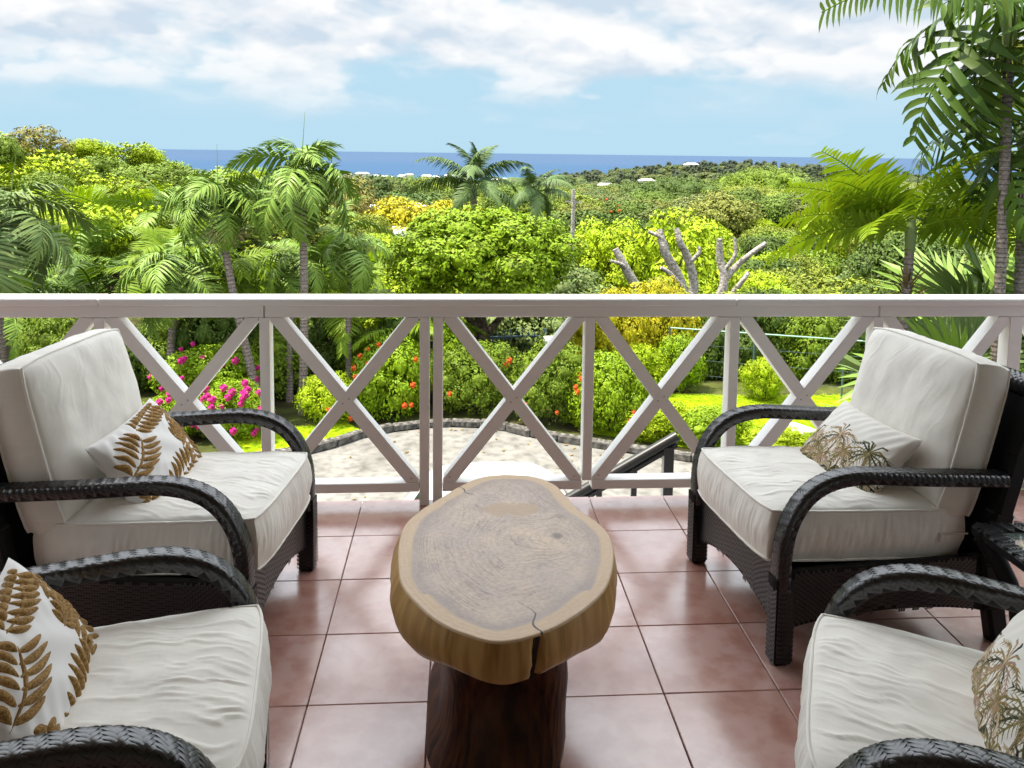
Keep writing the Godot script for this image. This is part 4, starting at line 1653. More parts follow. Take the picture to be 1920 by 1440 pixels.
func palm(called: String, label: String, at: Vector3, top: Vector3, bow: float, r0: float, r1: float, kind: String, count: int, m: Material, scale := 1.0, sd := 1, shaft := 0.5, group := "", spread := Vector2(-0.5, 1.15), lean := Vector3.ZERO) -> Node3D:
	# at: foot, top: the foot of the crown, relative to at
	var t := thing(called, label, "palm tree", at, 0.0, group)
	var r := RandomNumberGenerator.new()
	r.seed = sd
	var side := top.cross(Vector3.UP)
	side = Vector3(0.6, 0, 0.8) if side.length() < 0.01 else side.normalized()
	var sway := Vector3(signf(top.x) if top.x != 0 else 1.0, 0, 0) * -bow
	var path := [Vector3(0, -0.15, 0), top * 0.3 + sway * 0.8, top * 0.65 + sway, top]
	obj("trunk", ringed_trunk(path, r0, r1, maxf(0.035, r0 * 0.85), sd), M.palm_bark, t)
	var up: Vector3 = (top - path[2]).normalized().lerp(Vector3.UP, 0.4).normalized()
	if shaft > 0:
		var cs := MB.new()
		cs.tube([top - up * 0.02, top + up * shaft * 0.3, top + up * shaft * 0.8, top + up * shaft * 1.15], [r1 * 1.05, r1 * 1.45, r1 * 1.1, r1 * 0.5], 12)
		obj("crownshaft", cs, M.crownshaft, t)
	var head: Vector3 = top + up * shaft
	for i in count:
		var f := float(i) / maxf(count - 1, 1)
		var az := i * 2.39996 + r.randf_range(-0.25, 0.25) + sd
		var el := lerpf(spread.y, spread.x, pow(f, 0.85)) + r.randf_range(-0.12, 0.12)
		var b := Basis(Vector3.UP, az) * Basis(Vector3.RIGHT, -(el - 0.55)) * Basis(Vector3.BACK, r.randf_range(-0.8, 0.8))
		var s := scale * r.randf_range(0.85, 1.1) * (0.8 if f < 0.15 else 1.0)
		part("frond", frond(kind, i % 4), m, t, Transform3D(b.scaled(Vector3.ONE * s), head - up * (shaft * 0.12 * f) + lean * f))
	if spread.y > 0.9:   # the unopened spear leaf
		var sp := MB.new()
		sp.col = Color(1.2, 1.2, 1.0)
		sp.tube([head, head + up * 0.5 * scale + Vector3(0.03, 0, 0), head + up * 1.0 * scale + Vector3(0.07, 0, 0)], [0.009 * scale, 0.007 * scale, 0.002], 6)
		obj("spear_leaf", sp, m, t)
	return t


func flower_spray(t: Node3D, at: Vector3, r: RandomNumberGenerator, size: float, m: Material, n := 60) -> void:
	var mb := MB.new()
	for i in n:
		var d := Vector3(r.randfn(), r.randfn() * 0.5 - 0.25, r.randfn()).normalized()
		var g := r.randf_range(0.6, 1.15)
		mb.col = Color(g, g, g)
		var a := at + d * size * 0.25
		var b := at + d * size * r.randf_range(0.7, 1.0) + Vector3.DOWN * size * 0.25
		mb.tube([a, (a + b) / 2 + Vector3.UP * size * 0.06, b], [0.006, 0.004, 0.003], 3, false)
		for k in 9:
			var p := (a + b) / 2 + (b - a) * r.randf_range(-0.25, 0.5)
			var v := Vector3(r.randf_range(-1, 1), r.randf_range(-1, 1), r.randf_range(-1, 1)) * size * 0.09
			mb.leaf(p + v, v.normalized() * size * 0.045, v.cross(Vector3.UP).normalized() * size * 0.03, v.normalized())
	obj("flower_cluster", mb, m, t)


# ---------------------------------------------------------------- yard and garden
func build_yard() -> void:
	var y := -2.68
	# the drive: a concrete apron bounded by a curved kerb
	var kerb := [Vector2(-7.5, -9.2), Vector2(-4.6, -10.2), Vector2(-3.0, -10.75), Vector2(-1.949, -11.158), Vector2(-1.289, -11.80), Vector2(-0.594, -12.1), Vector2(0.056, -12.18), Vector2(0.704, -12.0), Vector2(1.227, -11.62), Vector2(1.823, -11.32), Vector2(2.458, -11.0), Vector2(3.264, -10.62), Vector2(4.4, -10.0), Vector2(5.6, -9.2), Vector2(7.5, -7.8)]
	var line := []
	for i in kerb.size() - 1:
		for k in 6:
			line.append(kerb[i].cubic_interpolate(kerb[i + 1], kerb[maxi(i - 1, 0)], kerb[mini(i + 2, kerb.size() - 1)], k / 6.0))
	line.append(kerb[-1])
	var mb := MB.new()
	for p in line:
		mb.vert(Vector3(p.x, y, p.y), Vector2.ZERO, Vector3.UP)
		mb.vert(Vector3(p.x, y, -3.45), Vector2.ZERO, Vector3.UP)
	for i in line.size() - 1:
		mb.tri(i * 2, i * 2 + 1, i * 2 + 3)
		mb.tri(i * 2, i * 2 + 3, i * 2 + 2)
	struct("driveway", mb, M.concrete)
	var kb := thing("kerb", "low dark stone kerb curving along the back of the driveway", "kerb", Vector3(0, y, 0))
	var r := RandomNumberGenerator.new()
	r.seed = 31
	var acc := 0.0
	var from: Vector2 = line[0]
	for i in range(1, line.size()):
		acc += line[i].distance_to(line[i - 1])
		if acc > 0.42:
			var d: Vector2 = (line[i] - from)
			var st := MB.new()
			st.box(Vector3((from.x + line[i].x) / 2, 0.05 + r.randf_range(0, 0.015), (from.y + line[i].y) / 2 - 0.06), Vector3(d.length() - 0.008, 0.11 + r.randf_range(-0.01, 0.02), 0.13 + r.randf_range(-0.015, 0.015)), Basis(Vector3.UP, -d.angle() + r.randf_range(-0.03, 0.03)), 0.018)
			obj("kerb_stone", st, M.kerb_stone, kb)
			acc = 0.0
			from = line[i]
	# lawns
	var lw := MB.new()
	var edge := [Vector2(2.0, -11.9), Vector2(3.3, -11.25), Vector2(5.0, -10.3), Vector2(9.5, -7.6), Vector2(13, -9.5), Vector2(11, -13.2), Vector2(8, -13.7), Vector2(5.0, -13.7), Vector2(3.0, -13.9), Vector2(1.6, -12.9)]
	var c := lw.vert(Vector3(5, -2.69, -12), Vector2.ZERO, Vector3.UP)
	for e in edge:
		lw.vert(Vector3(e.x, -2.692, e.y), Vector2.ZERO, Vector3.UP)
	for i in edge.size():
		lw.tri(c, 1 + i, 1 + (i + 1) % edge.size())
	struct("lawn", lw, M.lawn_turf)
	var l2 := MB.new()
	l2.poly([Vector3(-3.2, -2.69, -10.9), Vector3(-1.95, -2.69, -11.3), Vector3(-1.3, -2.69, -11.95), Vector3(-1.7, -2.69, -12.5), Vector3(-3.4, -2.69, -12.0)], Vector3(-2, -5, -11))
	struct("lawn_strip", l2, M.lawn_turf)
	# blades of grass standing on both
	var tuft := MB.new()
	for i in 9:
		var a := i * 0.7
		var g := r.randf_range(0.8, 1.3)
		tuft.col = Color(g, g, g)
		tuft.blade(Vector3(cos(a), 0, sin(a)) * 0.025, Vector3(cos(a) * 0.4, 1, sin(a) * 0.4).normalized(), Vector3(-sin(a), 0, cos(a)), 0.05 * r.randf_range(0.6, 1.2), 0.008, 0.3, 0.1, 2)
	var mm := MultiMesh.new()
	mm.transform_format = MultiMesh.TRANSFORM_3D
	mm.mesh = tuft.mesh()
	var poly := PackedVector2Array(edge)
	var poly2 := PackedVector2Array([Vector2(-3.2, -10.95), Vector2(-1.95, -11.3), Vector2(-1.35, -11.95), Vector2(-1.7, -12.5), Vector2(-3.4, -12.0)])
	var at := []
	while at.size() < 26000:
		var p := Vector2(r.randf_range(-3.4, 13), r.randf_range(-14, -7.6))
		if Geometry2D.is_point_in_polygon(p, poly) or Geometry2D.is_point_in_polygon(p, poly2):
			at.append(p)
	mm.instance_count = at.size()
	for i in at.size():
		mm.set_instance_transform(i, Transform3D(Basis(Vector3.UP, r.randf() * TAU).scaled(Vector3.ONE * r.randf_range(0.6, 1.2)), Vector3(at[i].x, -2.692, at[i].y)))
	var gr := MultiMeshInstance3D.new()
	gr.name = "grass"
	gr.multimesh = mm
	gr.material_override = M.grass_blade
	add_child(gr)
	tag(gr, "short bright grass on the lawns below the terrace", "grass", "", "stuff")
	# leaves fallen on the drive, most of them along the kerb
	var fl := MB.new()
	for i in 150:
		var q: Vector2 = line[r.randi() % line.size()]
		var dd := pow(r.randf(), 2.2) * 5.0
		if q.x < -4.5 or q.x > 5.0:
			continue
		var g := r.randf_range(0.6, 1.3)
		fl.col = Color(g, g, g)
		var an := r.randf() * TAU
		var dv := Vector3(cos(an), 0.08, sin(an)) * r.randf_range(0.025, 0.05)
		fl.leaf(Vector3(q.x + r.randf_range(-0.3, 0.3), y + 0.012, q.y + 0.08 + dd), dv, Vector3(-dv.z, 0.004, dv.x) * 0.5, Vector3.UP)
	tag(obj("fallen_leaves", fl, M.palm_dry, self), "dry brown leaves fallen along the kerb on the driveway", "leaves", "", "stuff")
	build_car()
	build_handrail()
	build_fence()
	build_beds(r)


func build_car() -> void:
	var t := thing("white_car", "white car parked on the driveway just below the railing, its roof showing", "car", Vector3(0.38, -2.68, -5.05), 0.06)
	# sections from tail (-z) to nose (+z): [z, half width at sill, at belt, at roof, sill y, belt y, roof y]
	var s := [[-1.95, 0.70, 0.74, 0.52, 0.45, 0.95, 1.10], [-1.82, 0.80, 0.82, 0.50, 0.30, 1.08, 1.50], [-1.4, 0.84, 0.84, 0.52, 0.24, 1.1, 1.62], [-0.7, 0.85, 0.85, 0.53, 0.22, 1.1, 1.65], [0.0, 0.85, 0.85, 0.52, 0.22, 1.1, 1.61], [0.25, 0.85, 0.85, 0.50, 0.22, 1.1, 1.53], [0.8, 0.85, 0.84, 0.55, 0.22, 1.04, 1.08], [1.3, 0.82, 0.80, 0.58, 0.26, 0.88, 0.93], [1.52, 0.70, 0.68, 0.5, 0.35, 0.72, 0.80]]
	var mb := MB.new()
	var ring := func(e: Array) -> Array:
		var o := []
		for q in [[e[1], e[4]], [e[2], (e[4] + e[5]) * 0.5], [e[2], e[5]], [e[3], e[6] - 0.05], [e[3] * 0.8, e[6]], [0.0, e[6] + 0.025], [-e[3] * 0.8, e[6]], [-e[3], e[6] - 0.05], [-e[2], e[5]], [-e[2], (e[4] + e[5]) * 0.5], [-e[1], e[4]]]:
			o.append(Vector3(q[0], q[1], e[0]))
		return o
	var rings := []
	for e in s:
		rings.append(ring.call(e))
	for e in rings:
		for p in e:
			mb.vert(p)
	for i in rings.size() - 1:
		for k in 10:
			var a := i * 11 + k
			mb.tri(a, a + 12, a + 1)
			mb.tri(a, a + 11, a + 12)
	mb.poly(rings[0], Vector3(0, 0.8, 0))
	mb.poly(rings[-1], Vector3(0, 0.6, 0))
	obj("body", mb, M.car_paint, t)
	for sd in [-1.0, 1.0]:
		for k in [[2, 3], [3, 4], [4, 5]]:
			var g := MB.new()
			var a: Array = rings[k[0]]
			var b: Array = rings[k[1]]
			var i0 := 2 if sd > 0 else 8
			var i1 := 3 if sd > 0 else 7
			var q := []
			for e in [[a, 0.08, 0.12], [b, 0.08, 0.88], [b, 0.9, 0.88], [a, 0.9, 0.12]]:
				var lo: Vector3 = a[i0].lerp(b[i0], e[2])
				var hi: Vector3 = a[i1].lerp(b[i1], e[2])
				q.append(lo.lerp(hi, e[1]) + Vector3(sd * 0.006, 0.004, 0))
			g.poly(q, Vector3(0, 1.2, q[0].z))
			obj("side_window", g, M.car_glass, t)
		var mr := MB.new()
		mr.box(Vector3(sd * 0.95, 1.03, 0.35), Vector3(0.17, 0.12, 0.1), Basis.IDENTITY, 0.04)
		obj("mirror", mr, M.car_paint, t)
		for z in [-1.2, 0.95]:
			var w := MB.new()
			w.tube([Vector3(sd * 0.68, 0.32, z), Vector3(sd * 0.70, 0.32, z), Vector3(sd * 0.86, 0.32, z), Vector3(sd * 0.89, 0.32, z)], [0.26, 0.32, 0.32, 0.27], 24)
			var wh := obj("wheel", w, M.rubber, t)
			var rm := MB.new()
			rm.tube([Vector3(sd * 0.88, 0.32, z), Vector3(sd * 0.897, 0.32, z)], [0.2, 0.18], 20)
			obj("rim", rm, M.steel, wh)
		var hl := MB.new()
		hl.box(Vector3(sd * 0.6, 0.70, 1.45), Vector3(0.26, 0.12, 0.12), Basis(Vector3.UP, sd * 0.4), 0.04)
		obj("headlight", hl, M.clear_glass, t)
		var tl := MB.new()
		tl.box(Vector3(sd * 0.66, 0.95, -1.92), Vector3(0.16, 0.24, 0.08), Basis.IDENTITY, 0.03)
		obj("tail_light", tl, M.lamp_red, t)
	for k in [[5, 6, "windscreen"], [1, 0, "rear_window"]]:
		var g := MB.new()
		var a: Array = rings[k[0]]
		var b: Array = rings[k[1]]
		var up := Vector3(0, 0.012, 0.01 if k[0] == 5 else -0.014)
		var q := [a[3].lerp(b[3], 0.12) + up, a[7].lerp(b[7], 0.12) + up, a[7].lerp(b[7], 0.9) + up, a[3].lerp(b[3], 0.9) + up]
		g.poly(q, Vector3(0, 0.5, 0))
		obj(k[2], g, M.car_glass, t)


func build_handrail() -> void:
	# black stair rail outside the railing, rising to the right
	var t := thing("stair_handrail", "black metal stair handrail rising outside the railing beside the right chair", "handrail", Vector3(0.80, 0, -4.0))
	var mb := MB.new()
	var a := Vector3(-0.55, -0.44, 0)
	var b := Vector3(0.34, 0.085, 0)
	mb.tube([a, a.lerp(b, 0.5), b], [0.027], 12)
	obj("top_bar", mb, M.black_metal, t)
	mb = MB.new()
	mb.box((a + b) / 2 + Vector3(0, -0.045, 0), Vector3((b - a).length(), 0.022, 0.035), Basis(Vector3.BACK, atan2((b - a).y, (b - a).x)))
	obj("under_bar", mb, M.black_metal, t)
	for x in [-0.30, -0.06, 0.12, 0.295]:
		mb = MB.new()
		var top: float = lerpf(a.y, b.y, (x - a.x) / (b.x - a.x)) - 0.03
		var w := 0.052 if x > 0.2 else 0.03
		mb.box(Vector3(x, (top - 1.6) / 2, 0), Vector3(w, top + 1.6, w), Basis.IDENTITY, 0.004)
		obj("baluster", mb, M.black_metal, t)
	for e in [[Vector3(-0.06, -0.36, 0), Vector3(0.06, -0.62, 0)], [Vector3(0.10, -0.62, 0), Vector3(0.29, -0.36, 0)]]:
		mb = MB.new()
		mb.tube([e[0], e[1]], [0.012], 8)
		obj("strut", mb, M.black_metal, t)
	# the steps it follows, down to the drive
	var st := thing("stone_steps", "pale stone steps going down from the terrace beside the handrail", "steps", Vector3(0.80, 0, -4.05))
	for i in 7:
		var sm := MB.new()
		sm.box(Vector3(0.55 - i * 0.27, -1.10 - i * 0.19, -0.55), Vector3(0.28, 0.16, 0.95), Basis.IDENTITY, 0.01)
		obj("step", sm, M.concrete, st)


func build_fence() -> void:
	# a wire fence with a pale top line beyond the lawn
	var t := thing("wire_fence", "wire fence with a pale teal top line behind the lawn", "fence", Vector3(0, 0, 0))
	var a := Vector3(3.9, -1.62, -14.4)
	var b := Vector3(9.5, -1.62, -12.4)
	var mb := MB.new()
	mb.tube([a, b], [0.014], 6)
	obj("top_line", mb, M.wire, t)
	for i in 5:
		mb = MB.new()
		var p := a.lerp(b, i / 4.0)
		mb.tube([Vector3(p.x, -2.75, p.z), Vector3(p.x, -1.60, p.z)], [0.018], 8)
		obj("post", mb, M.gate_metal, t)
	for k in 3:
		mb = MB.new()
		mb.tube([a + Vector3.DOWN * (0.28 * (k + 1)), b + Vector3.DOWN * (0.28 * (k + 1))], [0.003], 4)
		obj("wire", mb, M.gate_metal, t)
	# gate and its white pillar behind the hedge
	var g := thing("metal_gate", "dark metal gate of upright bars behind the hedge, beside a white pillar", "gate", Vector3(1.25, -3.1, -16.4), 0.1)
	for x in [-0.6, 0.6]:
		mb = MB.new()
		mb.box(Vector3(x, 0.5, 0), Vector3(0.05, 1.05, 0.05))
		obj("stile", mb, M.gate_metal, g)
	for yy in [0.12, 0.86]:
		mb = MB.new()
		mb.box(Vector3(0, yy, 0), Vector3(1.15, 0.05, 0.04))
		obj("cross_bar", mb, M.gate_metal, g)
	for i in 9:
		mb = MB.new()
		mb.box(Vector3(-0.5 + i * 0.125, 0.49 + 0.06 * sin(i / 8.0 * PI), 0.003), Vector3(0.022, 0.86 + 0.12 * sin(i / 8.0 * PI), 0.022))
		obj("bar", mb, M.gate_metal, g)
	var p := thing("gate_pillar", "white plastered gate pillar with a flat cap between hedge and yellow shrub", "pillar", Vector3(2.02, -3.2, -16.2))
	mb = MB.new()
	mb.box(Vector3(0, 0.3, 0), Vector3(0.36, 1.2, 0.36), Basis.IDENTITY, 0.01)
	obj("shaft", mb, M.wall_plaster, p)
	mb = MB.new()
	mb.box(Vector3(0, 0.94, 0), Vector3(0.46, 0.07, 0.46), Basis.IDENTITY, 0.012)
	obj("cap", mb, M.wall_plaster, p)


func shrub(called: String, label: String, at: Vector3, size: Vector3, m: Material, k: int, category := "shrub", group := "", turn := 0.0) -> Node3D:
	var t := thing(called, label, category, at, 0.0, group)
	part("foliage", crown("bush", k), m, t, Transform3D(Basis.from_scale(size) * Basis(Vector3.UP, turn), Vector3(0, size.y * 0.62, 0)))
	var mb := MB.new()
	for i in 4:
		var a := i * 1.6
		mb.tube([Vector3(cos(a) * 0.05, -0.05, sin(a) * 0.05), Vector3(cos(a) * 0.2 * size.x, size.y * 0.5, sin(a) * 0.2 * size.z)], [0.02, 0.01], 6, false)
	obj("stems", mb, M.dark_stalk, t)
	return t


var blossom: ArrayMesh


func blossoms(t: Node3D, size: Vector3, n: int, m: Material, r: RandomNumberGenerator, s0: float) -> void:
	if blossom == null:
		var mb := MB.new()
		for i in 26:
			var d := Vector3(r.randfn(), r.randfn() + 0.3, r.randfn()).normalized()
			var ax := d.cross(Vector3(r.randf(), r.randf(), r.randf())).normalized()
			var g := r.randf_range(0.7, 1.25)
			mb.col = Color(g, g * r.randf_range(0.7, 1.5), g)
			mb.leaf(d * 0.7, ax * 0.42, d.cross(ax) * 0.3, d)
		blossom = mb.mesh()
	for i in n:
		var d := Vector3(r.randf_range(-1, 1), r.randf_range(-0.35, 0.95), r.randf_range(0.0, 1.0)).normalized()
		var p := d * size * Vector3(1, 0.75, 1) * r.randf_range(0.9, 1.04) + Vector3(0, size.y * 0.62, 0)
		part("flower_head", blossom, m, t, Transform3D(Basis.from_scale(Vector3.ONE * s0 * r.randf_range(0.7, 1.25)), p))


func build_beds(r: RandomNumberGenerator) -> void:
	var y := -2.68
	# the hedge behind the kerb, shrub by shrub
	var hedge := [
		["flowering_shrub", "rounded bright green shrub with orange flower balls, left of the double post", Vector3(-0.98, y, -12.75), Vector3(0.72, 0.92, 0.6), "leaf_hedge", 0, 16],
		["flowering_shrub", "small low yellow-green shrub with few orange flowers under the palm trunks", Vector3(-1.95, y, -12.6), Vector3(0.55, 0.55, 0.5), "leaf_lime", 1, 6],
		["dark_shrub", "dense dark green shrub in the tree's shade behind the near end of the X", Vector3(0.35, y, -12.95), Vector3(0.85, 0.88, 0.62), "leaf_green", 2, 3],
		["leafy_shrub", "taller mid green shrub round the foot of the round tree", Vector3(-0.25, y, -13.7), Vector3(0.6, 1.0, 0.55), "leaf_hedge", 3, 0],
		["flowering_shrub", "dark leafy shrub with small red flowers beside the white pillar", Vector3(1.55, y, -12.45), Vector3(0.75, 0.9, 0.6), "leaf_green", 0, 8],
		["flowering_shrub", "bright green shrub with orange flowers in the middle of the right hedge", Vector3(2.35, y, -12.0), Vector3(0.72, 0.86, 0.6), "leaf_hedge", 1, 7],
		["flowering_shrub", "low lime shrub with one orange flower beside the black handrail", Vector3(3.05, y, -11.65), Vector3(0.68, 0.42, 0.45), "leaf_lime", 2, 3],
		["leafy_shrub", "low lime shrub behind the handrail's top post", Vector3(3.75, y, -11.3), Vector3(0.6, 0.40, 0.42), "leaf_hedge", 3, 0],
		["leafy_shrub", "low bright shrub at the lawn's near edge, partly behind the right chair", Vector3(4.55, y, -10.9), Vector3(0.55, 0.30, 0.36), "leaf_lime", 0, 0],
		["leafy_shrub", "low bright shrub at the right end of the hedge by the lawn", Vector3(5.4, y, -10.4), Vector3(0.6, 0.30, 0.36), "leaf_hedge", 1, 0],
	]
	for h in hedge:
		var s := shrub(h[0], h[1], h[2], h[3], M[h[4]], h[5], "shrub", "", h[2].x * 2.0)
		if h[6]:
			blossoms(s, h[3], h[6], M.blossom_orange, r, 0.052)
	# bougainvillea by the left chair
	var bo := [
		["bougainvillea", "magenta flowering bush seen under the left chair's far arm", Vector3(-3.25, y, -11.9), Vector3(0.62, 0.62, 0.5), 46],
		["bougainvillea", "red and green flowering bush behind the magenta one", Vector3(-3.95, y, -13.2), Vector3(0.95, 0.8, 0.5), 24],
		["bougainvillea", "small pink flowering bush nearest the left chair's pillow", Vector3(-4.1, y, -11.9), Vector3(0.5, 0.5, 0.45), 20],
	]
	for b in bo:
		var s := shrub(b[0], b[1], b[2], b[3], M.leaf_hedge, 2, "flowering bush", "", b[2].x)
		blossoms(s, b[3], b[4], M.blossom_magenta, r, 0.062)
	# yellow croton and round bushes at the lawn
	shrub("yellow_shrub", "tall golden yellow croton shrub in the middle distance right of the pillar", Vector3(2.85, y, -14.6), Vector3(0.85, 1.25, 0.7), M.leaf_gold, 3)
	shrub("yellow_shrub", "golden shrub growing behind and right of the tallest croton", Vector3(3.9, y, -15.2), Vector3(0.9, 1.3, 0.7), M.leaf_gold, 0)
	shrub("yellow_shrub", "small golden shrub at the foot of the white pillar", Vector3(2.1, y, -14.3), Vector3(0.5, 0.55, 0.45), M.leaf_gold, 1)
	shrub("round_bush", "clipped round lime bush in front of the yellow croton", Vector3(3.2, y, -14.0), Vector3(0.62, 0.66, 0.55), M.leaf_lime, 2)
	shrub("round_bush", "second round lime bush at the back edge of the lawn", Vector3(4.05, y, -14.2), Vector3(0.5, 0.7, 0.5), M.leaf_hedge, 0)
	shrub("round_bush", "small lone yellow-green bush on the far side of the lawn", Vector3(5.32, y, -13.5), Vector3(0.40, 0.52, 0.38), M.leaf_lime, 3)
	# a dark green bank of shrubs behind the wire fence
	for i in 9:
		shrub("bank_shrub", "dark green shrub in the row behind the lawn's wire fence", Vector3(4.2 + i * 0.95, y - 0.3, -15.6 + 0.12 * i + r.randf_range(-0.3, 0.3)), Vector3(0.95, 1.25 + r.randf_range(-0.15, 0.25), 0.8), M.leaf_deep if i % 3 else M.leaf_green, i % 4, "shrub", "dark shrubs behind the wire fence", i * 1.3)
	# shaded planting under the left palms
	for i in 8:
		shrub("shade_shrub", "dark shrub in the shade under the left palms", Vector3(-6.6 + i * 0.85, y - 0.1, -14.3 + r.randf_range(-0.5, 0.5)), Vector3(0.8, 1.0 + r.randf_range(-0.2, 0.3), 0.7), M.leaf_deep if i % 2 else M.leaf_green, i % 4, "shrub", "shrubs under the left palms", i * 2.1)
	# a low white stool at the lawn's near edge
	var ch := thing("garden_stool", "low white garden stool at the lawn's near edge behind the right chair", "stool", Vector3(4.93, -2.69, -11.2), 0.5)
	var mb := MB.new()
	mb.box(Vector3(0, 0.26, 0), Vector3(0.44, 0.05, 0.40), Basis.IDENTITY, 0.015)
	obj("seat", mb, M.white_paint, ch)
	for sx in [-0.18, 0.18]:
		for sz in [-0.16, 0.16]:
			mb = MB.new()
			mb.box(Vector3(sx, 0.117, sz), Vector3(0.05, 0.234, 0.05))
			obj("leg", mb, M.white_paint, ch)


func build_palms() -> void:
	var y := -2.70
	var r := RandomNumberGenerator.new()
	r.seed = 12
	# the two palms in front of the sea, left of the middle
	var a := palm("christmas_palm", "palm with a leaning trunk and a cream flower cluster, left of the tallest left palm", Vector3(-3.05, y, -12.9), Vector3(-0.62, 3.03, -0.1), -0.05, 0.072, 0.055, "christmas", 16, M.palm_green, 0.86, 3, 0.42, "", Vector2(-0.75, 1.3), Vector3(-0.05, 0, 0))
	flower_spray(a, Vector3(-0.60, 2.98, 0.12), r, 0.30, M.blossom_cream, 70)
	flower_spray(a, Vector3(-0.36, 2.92, 0.02), r, 0.22, M.blossom_cream, 40)
	var b := palm("christmas_palm", "tallest left palm with a straight trunk, its crown against the sea", Vector3(-2.45, y, -12.95), Vector3(0.03, 3.38, -0.05), -0.03, 0.07, 0.055, "christmas", 17, M.palm_green, 0.96, 8, 0.48, "", Vector2(-0.7, 1.3))
	flower_spray(b, Vector3(-0.22, 3.3, 0.12), r, 0.20, M.leaf_olive, 36)
	flower_spray(b, Vector3(0.28, 3.3, 0.12), r, 0.20, M.leaf_olive, 36)
	palm("christmas_palm", "slimmer palm with a drooping crown, right of the tallest left palm", Vector3(-1.80, y, -13.7), Vector3(0.0, 2.22, -0.2), 0.02, 0.055, 0.04, "christmas", 12, M.palm_green, 0.72, 5, 0.34, "", Vector2(-0.9, 1.1))
	# trunks and crowns at the left edge
	palm("edge_palm", "palm cut by the photo's left edge, with grey-green fronds", Vector3(-6.9, y, -12.4), Vector3(0.3, 2.75, 0), 0.05, 0.08, 0.06, "christmas", 13, M.palm_grey, 1.15, 14, 0.4, "", Vector2(-0.7, 1.1))
	palm("garden_palm", "palm trunk rising behind the left chair's back, crown below the railing top", Vector3(-4.75, y, -13.6), Vector3(0.15, 1.9, -0.1), 0.04, 0.07, 0.055, "christmas", 12, M.palm_green, 1.0, 22, 0.35, "", Vector2(-0.6, 1.1))
	palm("garden_palm", "second short palm behind the left chair's far arm", Vector3(-3.75, y, -14.2), Vector3(-0.1, 1.75, -0.1), 0.05, 0.065, 0.05, "christmas", 11, M.palm_bright, 0.95, 27, 0.3, "", Vector2(-0.5, 1.1))
	palm("garden_palm", "pair trunk palm just right of the first railing post", Vector3(-2.78, y, -13.6), Vector3(0.08, 2.05, -0.25), 0.04, 0.06, 0.05, "christmas", 11, M.palm_green, 0.8, 29, 0.3, "", Vector2(-0.8, 0.9))
	palm("garden_palm", "bright young palm left of the double post, fronds over the hedge", Vector3(-0.75, y, -13.9), Vector3(0.0, 0.75, 0), 0.02, 0.06, 0.05, "under", 11, M.palm_bright, 0.72, 31, 0.2, "", Vector2(-0.1, 1.2))
	palm("garden_palm", "low green palm between the tallest left palm and the hedge", Vector3(-2.0, y, -15.0), Vector3(0.0, 1.2, 0), 0.02, 0.06, 0.05, "under", 11, M.palm_bright, 0.85, 35, 0.2, "", Vector2(-0.1, 1.2))
	# the layered palms of the gully on the left, one by one
	var spots := [[-9.6, -17.0, 3.3, "palm_grey"], [-8.2, -18.5, 3.6, "palm_green"], [-7.2, -16.6, 2.6, "palm_dark"], [-6.4, -18.2, 3.6, "palm_bright"], [-5.4, -16.4, 2.6, "palm_bright"], [-4.9, -19.0, 3.9, "palm_grey"], [-4.2, -17.0, 2.9, "palm_bright"], [-3.2, -18.2, 3.5, "palm_green"], [-2.4, -17.2, 2.9, "palm_bright"], [-8.6, -15.6, 2.3, "palm_green"], [-10.8, -20.0, 4.2, "palm_grey"], [-7.4, -21.0, 4.8, "palm_green"], [-1.2, -18.4, 3.2, "palm_bright"], [-5.9, -22.5, 5.6, "palm_grey"], [-9.3, -22.5, 5.2, "palm_bright"], [-3.4, -22.0, 4.8, "palm_green"]]
	for i in spots.size():
		var s: Array = spots[i]
		var g := ground_y(s[0], -s[1])
		palm("gully_palm", "%s palm in the left thicket, %s" % [{"palm_grey": "grey-green", "palm_green": "mid green", "palm_dark": "dark green", "palm_bright": "bright yellow-green"}[s[3]], ("near the photo's left edge" if s[0] < -8.4 else "above the left chair's cushion" if s[0] < -6.2 else "left of the leaning palm" if s[0] < -4.0 else "behind the two tall palms") + (", in the far row" if s[1] < -18.0 else ", in the near row")], Vector3(s[0], g, s[1]), Vector3(r.randf_range(-0.2, 0.2), s[2] - 1.3 + (-2.7 - g) * 0.25, 0), 0.05, 0.075, 0.06, "under", 10, M[s[3]], r.randf_range(0.85, 1.1), 50 + i, 0.25, "palms in the left thicket", Vector2(-0.35, 1.15))
	# right: the feather palm before the woods
	var h := palm("feather_palm", "green and yellow feather palm with a brown skirt, right of the pruned tree", Vector3(4.93, y, -8.5), Vector3(0.0, 3.35, 0.0), 0.015, 0.062, 0.047, "feather", 0, M.palm_bright, 1.0, 41, 0.0)
	var head := Vector3(0.0, 3.42, 0.0)
	var cs := MB.new()
	cs.tube([Vector3(0, 3.2, 0), Vector3(0, 3.4, 0), Vector3(0, 3.62, 0)], [0.05, 0.062, 0.03], 12)
	obj("crownshaft", cs, M.crownshaft, h)
	# [direction, rise, size, roll of the blade]
	var lays := [[-1.6, 0.42, 1.08, 0.75], [-1.45, 0.72, 1.0, 0.8], [-1.75, 0.98, 0.95, 0.7], [1.5, 0.85, 1.1, -0.8], [1.35, 0.5, 1.0, -0.7], [-1.25, 1.28, 1.0, 0.6], [0.5, 1.42, 0.9, 0.0], [-2.4, 0.85, 1.0, 0.4], [2.4, 0.8, 0.95, -0.4], [-0.7, 0.66, 0.85, 0.6], [0.8, 0.75, 0.85, -0.6], [3.1, 0.9, 0.9, 0.0], [-1.0, 1.08, 0.95, 0.6]]
